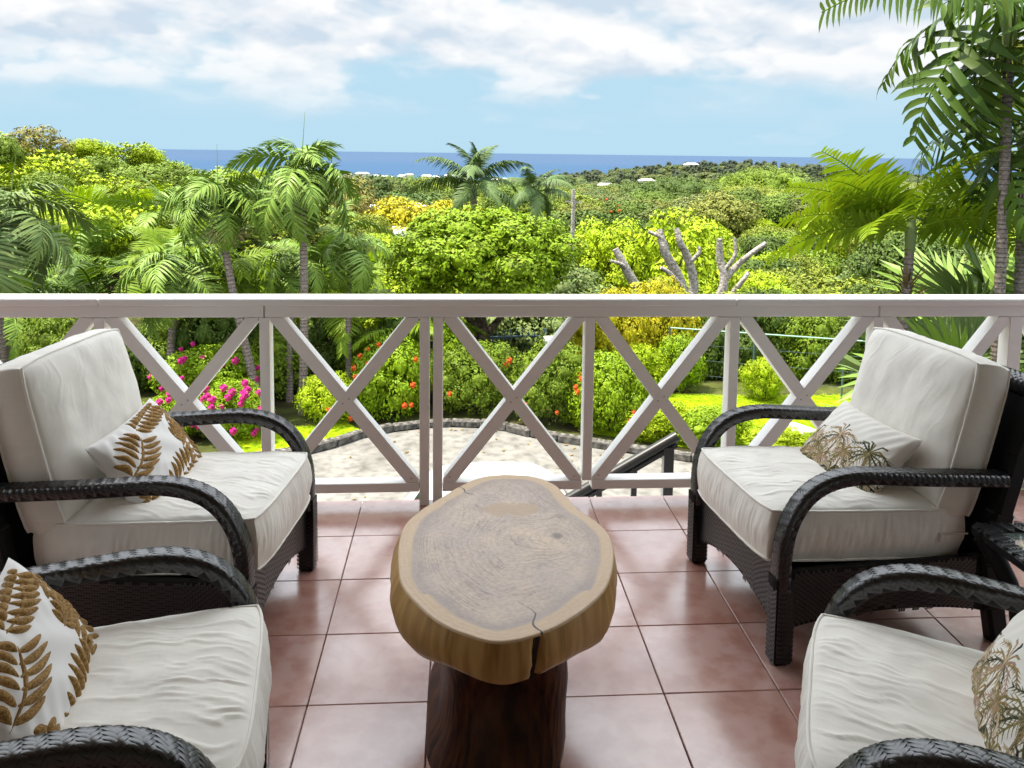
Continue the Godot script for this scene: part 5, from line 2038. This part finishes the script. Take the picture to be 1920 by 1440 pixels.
	for i in lays.size():
		var l: Array = lays[i]
		var bs := Basis(Vector3.UP, l[0]) * Basis(Vector3.RIGHT, -(l[1] - 0.95)) * Basis(Vector3.BACK, l[3])
		part("frond", frond("feather", i % 4), M.palm_feather, h, Transform3D(bs.scaled(Vector3.ONE * l[2]), head))
	var sk := MB.new()
	for i in 46:   # old leaf bases and flower stalks under the crown
		var an := i * 2.4
		var d := Vector3(cos(an), r.randf_range(0.5, 1.6), sin(an)).normalized()
		var g := r.randf_range(0.5, 1.1)
		sk.col = Color(g, g, g)
		sk.blade(Vector3(0, 2.72 + r.randf_range(-0.12, 0.1), 0) + d * 0.04, d, d.cross(Vector3.UP).normalized(), r.randf_range(0.25, 0.5), 0.03, r.randf_range(0.0, 0.6), 0.3, 3)
	obj("dry_skirt", sk, M.palm_dry, h)
	# far right: two ringed trunks running out of the top of the picture
	for e in [["tall_palm", "tall palm with a pale ringed trunk, nearer of the two at the right edge", Vector3(5.62, y, -7.9), Vector3(-0.14, 5.25, 0.0), 0.058, 71, 13], ["tall_palm", "darker tall palm behind the ringed trunk at the right edge", Vector3(6.22, y, -8.5), Vector3(-0.05, 4.1, 0.0), 0.055, 77, 11]]:
		var t := palm(e[0], e[1], e[2], e[3], 0.02, e[4], e[4] * 0.82, "jagged", e[6], M.palm_dark, 1.12, e[5], 0.55, "", Vector2(-0.95, 1.15))
		var sk2 := MB.new()
		for i in 60:
			var an := i * 2.4
			var d := Vector3(cos(an), r.randf_range(-0.9, 0.5), sin(an)).normalized()
			sk2.col = Color(0.6, 0.6, 0.5)
			var p: Vector3 = e[3] + Vector3(0, r.randf_range(-0.1, 0.1), 0)
			sk2.tube([p, p + d * 0.3, p + d * 0.45 + Vector3.DOWN * r.randf_range(0.05, 0.3)], [0.008, 0.005, 0.002], 4, false)
		obj("flower_stalks", sk2, M.leaf_olive, t)
	# a frond of yellow-green blades hanging in at the top right corner
	var cp := palm("corner_palm", "palm whose yellow-green fronds hang into the photo's top right corner", Vector3(6.6, y, -6.9), Vector3(0.0, 5.5, 0.0), 0.02, 0.07, 0.06, "jagged", 0, M.palm_bright, 1.0, 90, 0.4)
	var cl := [[-1.5, 0.55, 1.15, 0.5], [-1.1, 0.25, 1.1, 0.4], [-2.0, 0.35, 1.1, 0.5], [-1.6, -0.05, 1.05, 0.4], [-0.5, 0.4, 1.1, 0.2], [-2.6, 0.5, 1.1, 0.2], [0.4, 0.5, 1.0, 0.0], [1.4, 0.5, 1.0, 0.0], [2.8, 0.5, 1.0, 0.0]]
	for i in cl.size():
		var bs := Basis(Vector3.UP, cl[i][0]) * Basis(Vector3.RIGHT, -(cl[i][1] - 0.8)) * Basis(Vector3.BACK, cl[i][3])
		part("frond", frond("jagged", i % 4), M.palm_bright, cp, Transform3D(bs.scaled(Vector3.ONE * cl[i][2]), Vector3(0, 5.85, 0)))
	cp = palm("corner_palm", "palm out of frame whose long frond crosses the top edge at the right", Vector3(5.25, y, -5.9), Vector3(0.0, 5.5, 0.0), 0.02, 0.06, 0.05, "feather", 0, M.palm_green, 1.0, 95, 0.35)
	for e in [[-1.62, 0.36, 1.0, 1.1], [-1.0, 0.8, 0.9, 0.6], [0.9, 0.7, 0.9, -0.5], [1.9, 0.7, 0.9, -0.5], [3.0, 0.7, 0.9, 0.0], [-2.3, 1.0, 0.9, 0.5]]:
		var bs := Basis(Vector3.UP, e[0]) * Basis(Vector3.RIGHT, -(e[1] - 0.45)) * Basis(Vector3.BACK, e[3])
		part("frond", frond("long", 1), M.palm_green, cp, Transform3D(bs.scaled(Vector3.ONE * e[2]), Vector3(0, 5.83, 0)))
	# fan palms at the right
	for e in [["fan_palm", "large fan palm beside the ringed trunks, above the railing", Vector3(6.75, y, -9.3), 1.55, 1.5, 4], ["fan_palm", "low fan palm behind the right chair's back cushion", Vector3(5.35, y, -7.9), 1.25, 1.25, 9]]:
		var t := thing(e[0], e[1], "palm tree", e[2])
		obj("trunk", ringed_trunk([Vector3(0, -0.1, 0), Vector3(0, e[3] * 0.5, 0.02), Vector3(0, e[3], 0)], 0.10, 0.08, 0.07, 5), M.palm_bark, t)
		for i in 14:
			var bs := Basis(Vector3.UP, i * 2.39996 + e[5]) * Basis(Vector3.RIGHT, -lerpf(1.15, -0.25, i / 13.0)) * Basis(Vector3.BACK, r.randf_range(-0.5, 0.5))
			part("fan_leaf", fan_leaf(i % 3), M.palm_grey if i % 3 == 0 else M.palm_green, t, Transform3D(bs.scaled(Vector3.ONE * e[4] * 0.78 * r.randf_range(0.85, 1.1)), Vector3(0, e[3], 0)))
	# coconut palms beyond the round tree
	palm("coconut_palm", "tall coconut palm against the sea above the round tree", Vector3(0.85, ground_y(0.85, 32.0), -32.0), Vector3(-0.2, 7.6, 0.0), 0.2, 0.16, 0.12, "coconut", 15, M.palm_olive, 0.62, 100, 0.3, "", Vector2(-0.1, 1.75))
	palm("coconut_palm", "smaller coconut palm right of the tall one", Vector3(3.9, ground_y(3.9, 42.0), -42.0), Vector3(0.2, 7.7, 0.0), 0.2, 0.15, 0.11, "coconut", 13, M.palm_olive, 0.6, 108, 0.3, "", Vector2(-0.45, 1.3))


func build_garden_trees() -> void:
	# the round lime-green tree in the middle
	var t := thing("round_tree", "round bright green tree in the middle of the garden, above the railing", "tree", Vector3(0.42, -2.68, -14.6))
	var cm := crown_mesh(4242, 54, 1250, 0.0215, 0.62, 0.42, 0.22, 0.55)
	part("crown", cm, M.leaf_tree, t, Transform3D(Basis.from_scale(Vector3(1.84, 1.42, 1.7)), Vector3(0.10, 2.31, 0)))
	var mb := MB.new()
	limb(mb, [Vector3(-0.05, -0.1, 0), Vector3(0.0, 0.45, 0.0), Vector3(0.07, 0.85, 0.02), Vector3(0.02, 1.25, 0)], 0.15, 0.10, 12)
	limb(mb, [Vector3(0.05, 0.8, 0.02), Vector3(0.32, 1.15, 0.1), Vector3(0.75, 1.7, 0.2)], 0.09, 0.03)
	limb(mb, [Vector3(0.05, 0.9, 0.02), Vector3(-0.25, 1.3, 0.1), Vector3(-0.7, 1.75, 0.1)], 0.08, 0.03)
	limb(mb, [Vector3(0.02, 1.1, 0.0), Vector3(0.1, 1.6, 0.1), Vector3(0.1, 2.2, 0.3)], 0.08, 0.03)
	obj("trunk", mb, M.bark, t)
	# the pollarded tree: pale stubs
	var p := thing("pruned_tree", "hard-pruned tree of bare pale grey limbs with cut ends", "tree", Vector3(6.3, ground_y(6.3, 22.0), -22.0))
	var g := -ground_y(6.3, 22.0)
	var stubs := [
		[[Vector3(-0.1, -0.3, 0), Vector3(-0.4, 2.3, 0), Vector3(-1.15, 3.4, 0), Vector3(-1.62, 4.13, 0.1), Vector3(-1.95, 4.62, 0.1)], 0.30, 0.15],
		[[Vector3(-1.62, 4.05, 0.1), Vector3(-1.9, 4.2, 0.2), Vector3(-2.12, 4.32, 0.3)], 0.10, 0.06],
		[[Vector3(0.0, -0.3, 0), Vector3(0.1, 2.4, 0), Vector3(-0.15, 3.7, 0), Vector3(-0.55, 4.5, 0), Vector3(-0.72, 5.15, 0)], 0.32, 0.14],
		[[Vector3(-0.5, 4.65, 0), Vector3(-0.75, 4.95, 0.1), Vector3(-1.05, 5.1, 0.1)], 0.11, 0.07],
		[[Vector3(-0.1, 3.6, 0.1), Vector3(-0.4, 4.0, 0.3), Vector3(-0.75, 4.15, 0.4)], 0.12, 0.08],
		[[Vector3(0.15, 2.6, 0), Vector3(0.25, 3.6, 0), Vector3(0.10, 4.4, 0), Vector3(-0.12, 4.85, 0.1), Vector3(-0.26, 5.2, 0.1)], 0.22, 0.12],
		[[Vector3(0.14, 4.2, 0), Vector3(0.3, 4.5, 0.1), Vector3(0.34, 4.7, 0.1)], 0.10, 0.07],
		[[Vector3(0.2, 0.0, 0), Vector3(0.7, 2.2, 0), Vector3(1.1, 3.6, 0), Vector3(1.12, 4.3, 0), Vector3(0.98, 4.9, 0)], 0.25, 0.12],
		[[Vector3(1.13, 4.0, 0), Vector3(1.32, 4.5, 0.1), Vector3(1.36, 4.95, 0.1)], 0.10, 0.07],
		[[Vector3(1.12, 3.7, 0), Vector3(1.45, 4.1, 0), Vector3(1.85, 4.5, 0.1), Vector3(2.25, 4.8, 0.1)], 0.15, 0.09],
		[[Vector3(1.0, 2.9, 0.2), Vector3(1.35, 3.3, 0.3), Vector3(1.62, 3.75, 0.3), Vector3(1.72, 4.0, 0.3)], 0.13, 0.09],
	]
	var rb := RandomNumberGenerator.new()
	rb.seed = 4
	for s in stubs:
		mb = MB.new()
		for q in range(1, s[0].size() - 1):   # crooked, with old cuts
			s[0][q] += Vector3(rb.randf_range(-0.12, 0.12), rb.randf_range(-0.06, 0.06), rb.randf_range(-0.1, 0.1))
		limb(mb, s[0], s[1] * 0.68, s[2] * 0.62, 10)
		var o := obj("limb", mb, M.pale_bark, p)
		o.position.y = g - 5.68
	# shrubs round it and the thicket to its right
	var r := RandomNumberGenerator.new()
	r.seed = 55
	var list := [
		[4.6, -18.5, 1.6, "leaf_olive", "loose", "loose olive bush with dry twigs right of the round tree"],
		[6.0, -18.0, 1.5, "leaf_olive", "loose", "straw-tinged loose bush in front of the pruned tree"],
		[7.6, -18.4, 1.6, "leaf_lime", "fine", "light green bush right of the pruned tree's foot"],
		[3.6, -17.2, 1.4, "leaf_grey", "fine", "grey-green bush behind the yellow croton"],
		[1.3, -17.8, 1.7, "leaf_grey", "fine", "grey-green bushy tree behind the round tree's trunk"],
		[2.2, -18.6, 1.6, "leaf_grey", "fine", "pale grey-green bush behind the white pillar"],
		[-0.9, -16.8, 1.4, "leaf_lime", "bush", "lime green bush left behind the round tree"],
		[9.2, -18.2, 1.8, "leaf_olive", "fine", "olive bush at the right end of the thicket behind the lawn"],
		[10.8, -17.4, 1.9, "leaf_lime", "fine", "light green tree behind the fan palms"],
		[7.0, -16.4, 1.3, "leaf_green", "fine", "mid green bush just behind the wire fence"],
		[9.0, -15.6, 1.5, "leaf_green", "fine", "mid green bush behind the right chair's cushion"],
		[11.4, -14.6, 1.7, "leaf_green", "fine", "dark leafy tree right of the lawn"],
	]
	for i in list.size():
		var l: Array = list[i]
		var gy := ground_y(l[0], -l[1])
		tree("bushy_tree", l[5], "tree", Vector3(l[0], gy, l[1]), l[4], i % 2, l[2], (-1.75 if l[0] > 3.0 and l[0] < 8.5 else -1.15) - gy + r.randf_range(-0.4, 0.4), M[l[3]], i * 1.7)


func build_slope_trees() -> void:
	# woods on the slope beyond the garden, each tree on its own as far as the eye can part them
	var r := RandomNumberGenerator.new()
	r.seed = 2024
	var kinds := [
		["leaf_lime", "fine", "yellow-green bushy tree in the woods"],
		["leaf_green", "broad", "mid green spreading tree in the woods"],
		["leaf_olive", "fine", "olive green tree in the woods"],
		["leaf_deep", "broad", "dark green broad tree in the woods"],
		["leaf_grey", "loose", "grey-green loose tree in the woods"],
		["leaf_lime", "umbrella", "flat-topped light green tree in the woods"],
		["leaf_olive", "umbrella", "flat-topped olive tree in the woods"],
	]
	var d := 20.0
	var count := 0
	while d < 95.0:
		var half := d * 0.78
		var step := 2.7 + d * 0.052
		var x := -half
		while x < half:
			var px := x + r.randf_range(-0.4, 0.4) * step
			var dd := d + r.randf_range(-0.4, 0.4) * step
			var az := px / dd
			x += step
			var left := az < -0.16
			var k: Array = kinds[[0, 0, 5, 0, 2, 1, 0][r.randi() % 7]] if left else kinds[r.randi() % 7]
			var gy := ground_y(px, dd)
			var rad := (1.25 + dd * 0.018) * r.randf_range(0.8, 1.3)
			var ht := r.randf_range(3.8, 6.0) * (0.85 + dd * 0.003)
			if left:
				ht *= 0.95
				k = [k[0], "rosette" if dd < 75 and k[1] == "fine" else k[1], "yellow-green leafy tree on the slope" if k[0] == "leaf_lime" else "green tree among yellow-green ones"]
			# keep the view of the sea: crowns stay under the line of sight to the shore
			var see := 1.523 - dd * (0.052 if not left else -0.014)
			if dd < 34.0:
				see = minf(see, 1.523 - dd * (0.10 if not left else 0.055))
			if absf(az) < 0.12:
				see -= dd * 0.012
			ht = minf(ht, see - gy)
			if ht < 1.6 or (dd < 24.5 and px > 3.0 and px < 9.5):
				continue
			rad = minf(rad, ht * 0.62)
			var where := "behind the left palms" if az > -0.34 else "at the photo's left"
			if not left:
				where = "behind the round tree" if az < 0.16 else "behind the pruned tree" if az < 0.36 else "behind the feather palm" if az < 0.56 else "at the photo's right edge"
			where += ", nearer rows" if dd < 40.0 else ", farther rows"
			tree("slope_tree", k[2] + " " + where, "tree", Vector3(px, gy, -dd), k[1], r.randi() % 3 if k[1] != "far" else 0, rad, ht, M[k[0]], r.randf() * TAU, "trees on the wooded slope" if not left else "trees on the left slope")
			count += 1
		d += step * 0.82
	# singled out: the tall spreading tree on the left skyline, the bamboo-yellow thicket, the flame tree, umbrellas at the right
	var lone := [
		["skyline_tree", "wide brownish-green tree standing above the left skyline", -34.6, -70.0, 3.2, 6.4, "leaf_rust", "loose", 1],
		["skyline_tree", "brownish tree left of the wide one on the skyline", -41.0, -72.0, 3.4, 4.9, "leaf_rust", "loose", 0],
		["golden_thicket", "golden yellow bamboo thicket left of the tall coconut palm", -3.2, -52.0, 4.2, 7.0, "leaf_gold", "fine", 0],
		["golden_thicket", "yellow-olive thicket at the left end of the golden bamboo", -8.6, -55.0, 4.2, 6.8, "leaf_rust", "fine", 1],
		["golden_thicket", "small golden thicket behind the tall coconut palm", 0.0, -60.0, 3.6, 6.6, "leaf_gold", "loose", 1],
		["flame_tree", "dark tree with orange-red blossom right of the coconut palms", 9.2, -52.0, 3.6, 6.6, "leaf_deep", "umbrella", 1],
		["umbrella_tree", "large dark umbrella tree below the headland, right of the middle", 36.0, -135.0, 10.0, 11.5, "leaf_deep", "canopy", 0],
		["umbrella_tree", "bright umbrella tree right of the dark one below the headland", 55.0, -150.0, 11.0, 12.5, "leaf_green", "canopy", 0],
		["umbrella_tree", "second dark umbrella tree further right below the headland", 46.0, -120.0, 8.0, 10.0, "leaf_olive", "canopy", 0],
		["lime_tree", "bright lime tree behind the pruned tree", 7.6, -27.0, 2.3, 6.6, "leaf_lime", "loose", 0],
		["lime_tree", "bright lime tree left of the pruned tree", 5.3, -28.0, 2.0, 6.2, "leaf_lime", "fine", 2],
	]
	for l in lone:
		var t := tree(l[0], l[1], "tree", Vector3(l[2], ground_y(l[2], -l[3]), l[3]), l[7], l[8], l[4], l[5], M[l[6]], l[2])
		if l[0] == "flame_tree":
			blossoms(t, Vector3(2.6, 3.0, 2.6), 9, M.blossom_orange, r, 0.11)
			for c in t.get_children():
				if c.name.begins_with("flower_head"):
					c.position.y += 3.6


func scatter(called: String, label: String, m: Mesh, material: Material, at: Array, category: String) -> void:
	var mm := MultiMesh.new()
	mm.transform_format = MultiMesh.TRANSFORM_3D
	mm.use_colors = true
	mm.mesh = m
	mm.instance_count = at.size()
	for i in at.size():
		mm.set_instance_transform(i, at[i][0])
		mm.set_instance_color(i, at[i][1])
	var o := MultiMeshInstance3D.new()
	o.name = numbered(called)
	o.multimesh = mm
	o.material_override = material
	add_child(o)
	tag(o, label, category, "", "stuff")


func build_far_country() -> void:
	var r := RandomNumberGenerator.new()
	r.seed = 99
	var lots := [[], [], []]
	var nearer := [[], [], []]
	var pines := []
	var tones := [Color(0.15, 0.20, 0.02), Color(0.105, 0.165, 0.025), Color(0.065, 0.11, 0.025), Color(0.16, 0.18, 0.035), Color(0.12, 0.15, 0.045)]
	var d := 90.0
	while d < 1720.0:
		var step := 4.0 + d * 0.017
		var x := -d * 0.72
		while x < d * 0.72:
			var px := x + r.randf_range(-0.5, 0.5) * step
			var dd := d + r.randf_range(-0.5, 0.5) * step
			x += step
			var g := ground_y(px, dd)
			var az := px / dd
			if dd > 1150.0 and az > -0.20 and az < 0.13 and r.randf() < 0.55:
				continue   # room for the town on the shore
			var head := exp(-pow((px - 330.0) / 230.0, 2)) * exp(-pow((dd - 950.0) / 300.0, 2))
			var rad := r.randf_range(3.2, 5.5) + dd * 0.0022
			var see := 1.523 - dd * 0.0335
			var top := g + r.randf_range(6.0, 9.5)
			if head < 0.25:
				top = minf(top, see)
			if top - g < 2.0:
				continue
			var c: Color = tones[r.randi() % 5]
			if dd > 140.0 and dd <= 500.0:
				c = c.lerp(Color(0.13, 0.165, 0.06), 0.3)  # distance haze mixed into the crown colour
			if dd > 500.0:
				c = c.lerp(Color(0.10, 0.13, 0.065), 0.55)  # stronger haze tint put into the colour of the farthest crowns
			if head > 0.3 and r.randf() < 0.45:
				var hh := r.randf_range(9.0, 14.0)
				pines.append([Transform3D(Basis.from_scale(Vector3(hh * 0.3, hh * 0.36, hh * 0.3)), Vector3(px, g + hh * 0.5, -dd)), Color(0.085, 0.11, 0.07) * r.randf_range(0.8, 1.3)])
				continue
			(nearer if dd < 230.0 else lots)[r.randi() % 3].append([Transform3D(Basis(Vector3.UP, r.randf() * TAU).scaled(Vector3(rad, rad * 0.75, rad)), Vector3(px, top - rad * 0.5, -dd)), c * r.randf_range(0.8, 1.25)])
		d += step * 0.85
	var names := ["mixed wood covering the far slope down to the shore", "rounded far woodland between the garden slope and the sea", "far woodland of spreading crowns below the headland"]
	for k in 3:
		scatter("slope_wood", ["wood on the slope beyond the single trees, bushy crowns", "wood on the slope beyond the single trees, spreading crowns", "wood on the slope beyond the single trees, mixed crowns"][k], crown(["fine", "broad", "fine"][k], k), M.wood_mass, nearer[k], "woodland")
		scatter("distant_wood", names[k], crown("far", k), M.wood_mass, lots[k], "woodland")
	scatter("headland_wood", "grey-green feathery wood on the headland by the sea", crown("pine", 0), M.wood_mass, pines, "woodland")
	# two Norfolk pines and a mast-like tree by the shore
	for e in [["norfolk_pine", "tall thin pine on the shore right of the small coconut palm", 46.0, -1250.0, 34.0], ["norfolk_pine", "second thin dark pine left of the tall one on the shore", 24.0, -1200.0, 22.0], ["norfolk_pine", "short dark pine right of the tall one on the shore", 120.0, -1240.0, 24.0]]:
		var t := thing(e[0], e[1], "tree", Vector3(e[2], ground_y(e[2], -e[3]), e[3]))
		var mb := MB.new()
		var h: float = e[4]
		mb.col = Color(0.55, 0.6, 0.7)
		for i in 16:
			var f := i / 15.0
			for k in 7:
				var a := k * TAU / 7.0 + i
				var dr := Vector3(cos(a), 0.25, sin(a)).normalized()
				mb.blade(Vector3(0, h * (0.2 + 0.78 * f), 0), dr, dr.cross(Vector3.UP).normalized(), h * 0.16 * (1.05 - f), h * 0.05, 0.3, 0.2, 2)
		obj("branches", mb, M.leaf_deep, t)
		var tk := MB.new()
		tk.tube([Vector3(0, -1, 0), Vector3(0, h, 0)], [h * 0.014, h * 0.004], 6)
		obj("trunk", tk, M.bark, t)
	# houses among the trees
	var houses := [
		["house", "white-roofed house among the trees right of the small coconut palm", 11.2, -96.0, 9.0, 5.0, 4.4, "roof_pale", 0.2],
		["house", "house with a pale gable roof left of the round tree's top", -4.6, -62.0, 5.5, 4.0, 4.9, "roof_pale", 0.6],
		["house", "pale house with a grey hip roof behind the left palms' flowers", -4.9, -50.0, 5.0, 4.5, 4.0, "roof_grey", -0.3],
		["house", "white house on the near shore slope, left of the golden bamboo", -26.0, -240.0, 9.0, 6.0, 8.0, "roof_pale", 0.1],
		["house", "low white house on the headland's slope at the right", 262.0, -900.0, 14.0, 9.0, 8.0, "roof_pale", 0.1],
		["house", "grey-roofed house at the foot of the headland", 118.0, -640.0, 12.0, 8.0, 9.0, "roof_grey", -0.2],
		["house", "small roof between the woods below the headland", 165.0, -700.0, 12.0, 8.0, 9.0, "roof_pale", 0.3],
	]
	for i in 10:
		var az := lerpf(-0.145, -0.008, i / 9.0) + r.randf_range(-0.004, 0.004)
		var dd := r.randf_range(1480.0, 1640.0)
		houses.append(["shore_building", "pale building in the town on the shore left of the tall coconut palm", az * dd, -dd, r.randf_range(12, 26), 12.0, r.randf_range(10, 17), "roof_pale" if i % 3 else "roof_grey", r.randf_range(-0.3, 0.3)])
	for i in 6:
		var az := lerpf(0.055, 0.125, i / 5.0)
		var dd := r.randf_range(1250.0, 1450.0)
		houses.append(["shore_building", "pale building by the turquoise water left of the headland", az * dd, -dd, r.randf_range(18, 30), 14.0, r.randf_range(9, 13), "roof_grey" if i % 2 else "roof_pale", r.randf_range(-0.3, 0.3)])
	for h in houses:
		var gy := ground_y(h[2], -h[3])
		var t := thing(h[0], h[1], "house" if h[0] == "house" else "building", Vector3(h[2], gy, h[3]), h[8], "" if h[0] == "house" else ("town left of the coconut palm" if h[2] < 0 else "buildings left of the headland"))
		var mb := MB.new()
		mb.box(Vector3(0, h[6] * 0.5 - 0.5, 0), Vector3(h[4], h[6] + 1.0, h[5]), Basis.IDENTITY, 0.02)
		obj("wall", mb, M.house_wall, t)
		mb = MB.new()
		var ov: float = h[4] * 0.04 + 0.2
		var hx: float = h[4] / 2 + ov
		var hz: float = h[5] / 2 + ov
		var y0: float = h[6] - 0.05
		var rise: float = h[5] * 0.22
		var c := Vector3(0, y0 + rise * 0.4, 0)
		var q := [Vector3(-hx, y0, hz), Vector3(hx, y0, hz), Vector3(hx, y0, -hz), Vector3(-hx, y0, -hz), Vector3(-hx * 0.7, y0 + rise, 0), Vector3(hx * 0.7, y0 + rise, 0)]
		mb.poly([q[0], q[1], q[5], q[4]], c)
		mb.poly([q[2], q[3], q[4], q[5]], c)
		mb.poly([q[1], q[2], q[5]], c)
		mb.poly([q[3], q[0], q[4]], c)
		mb.poly([q[0], q[1], q[2], q[3]], c + Vector3(0, 0.1, 0))
		obj("roof", mb, M[h[7]], t)
		if h[0] == "house":
			for k in 3:
				mb = MB.new()
				mb.box(Vector3((k - 1) * h[4] * 0.28, h[6] * 0.62, h[5] / 2 + 0.01), Vector3(h[4] * 0.12, h[6] * 0.22, 0.06))
				obj("window", mb, M.window_dark, t)
	# a pole among the trees and two boats
	var p := thing("utility_pole", "grey utility pole rising behind the right edge of the round tree", "pole", Vector3(3.75, ground_y(3.75, 26.0), -26.0))
	var pm := MB.new()
	pm.tube([Vector3(0, -0.5, 0), Vector3(0, 7.3, 0)], [0.075, 0.06], 10)
	obj("shaft", pm, M.pale_bark, p)
	pm = MB.new()
	pm.box(Vector3(0, 6.9, 0), Vector3(0.5, 0.05, 0.05))
	obj("cross_arm", pm, M.pale_bark, p)
	for e in [["boat", "left of the two white boats on the sea", -640.0, -3300.0], ["boat", "right of the two white boats on the sea, nearer the shore", -480.0, -2650.0]]:
		var b := thing(e[0], e[1], "boat", Vector3(e[2], SEA_Y, e[3]), 0.7)
		var hb := MB.new()
		hb.grid(8, 6, func(u: float, v: float) -> Vector3:
			var a := u * PI
			var w := 5.0 * pow(sin(clampf(v * 0.94 + 0.06, 0, 1) * PI * 0.5), 0.6) * (1.0 if v < 0.95 else 0.95)
			return Vector3(-cos(a) * w, 3.2 - sin(a) * 3.6, 18.0 - v * 32.0))
		hb.poly([Vector3(-4.5, 3.1, -14), Vector3(4.5, 3.1, -14), Vector3(4.5, 3.1, 8), Vector3(0, 3.1, 17), Vector3(-4.5, 3.1, 8)], Vector3(0, 0, 0))
		obj("hull", hb, M.boat_white, b)
		var cb := MB.new()
		cb.box(Vector3(0, 5.4, -2), Vector3(7, 4.6, 14), Basis.IDENTITY, 0.6)
		obj("cabin", cb, M.boat_white, b)
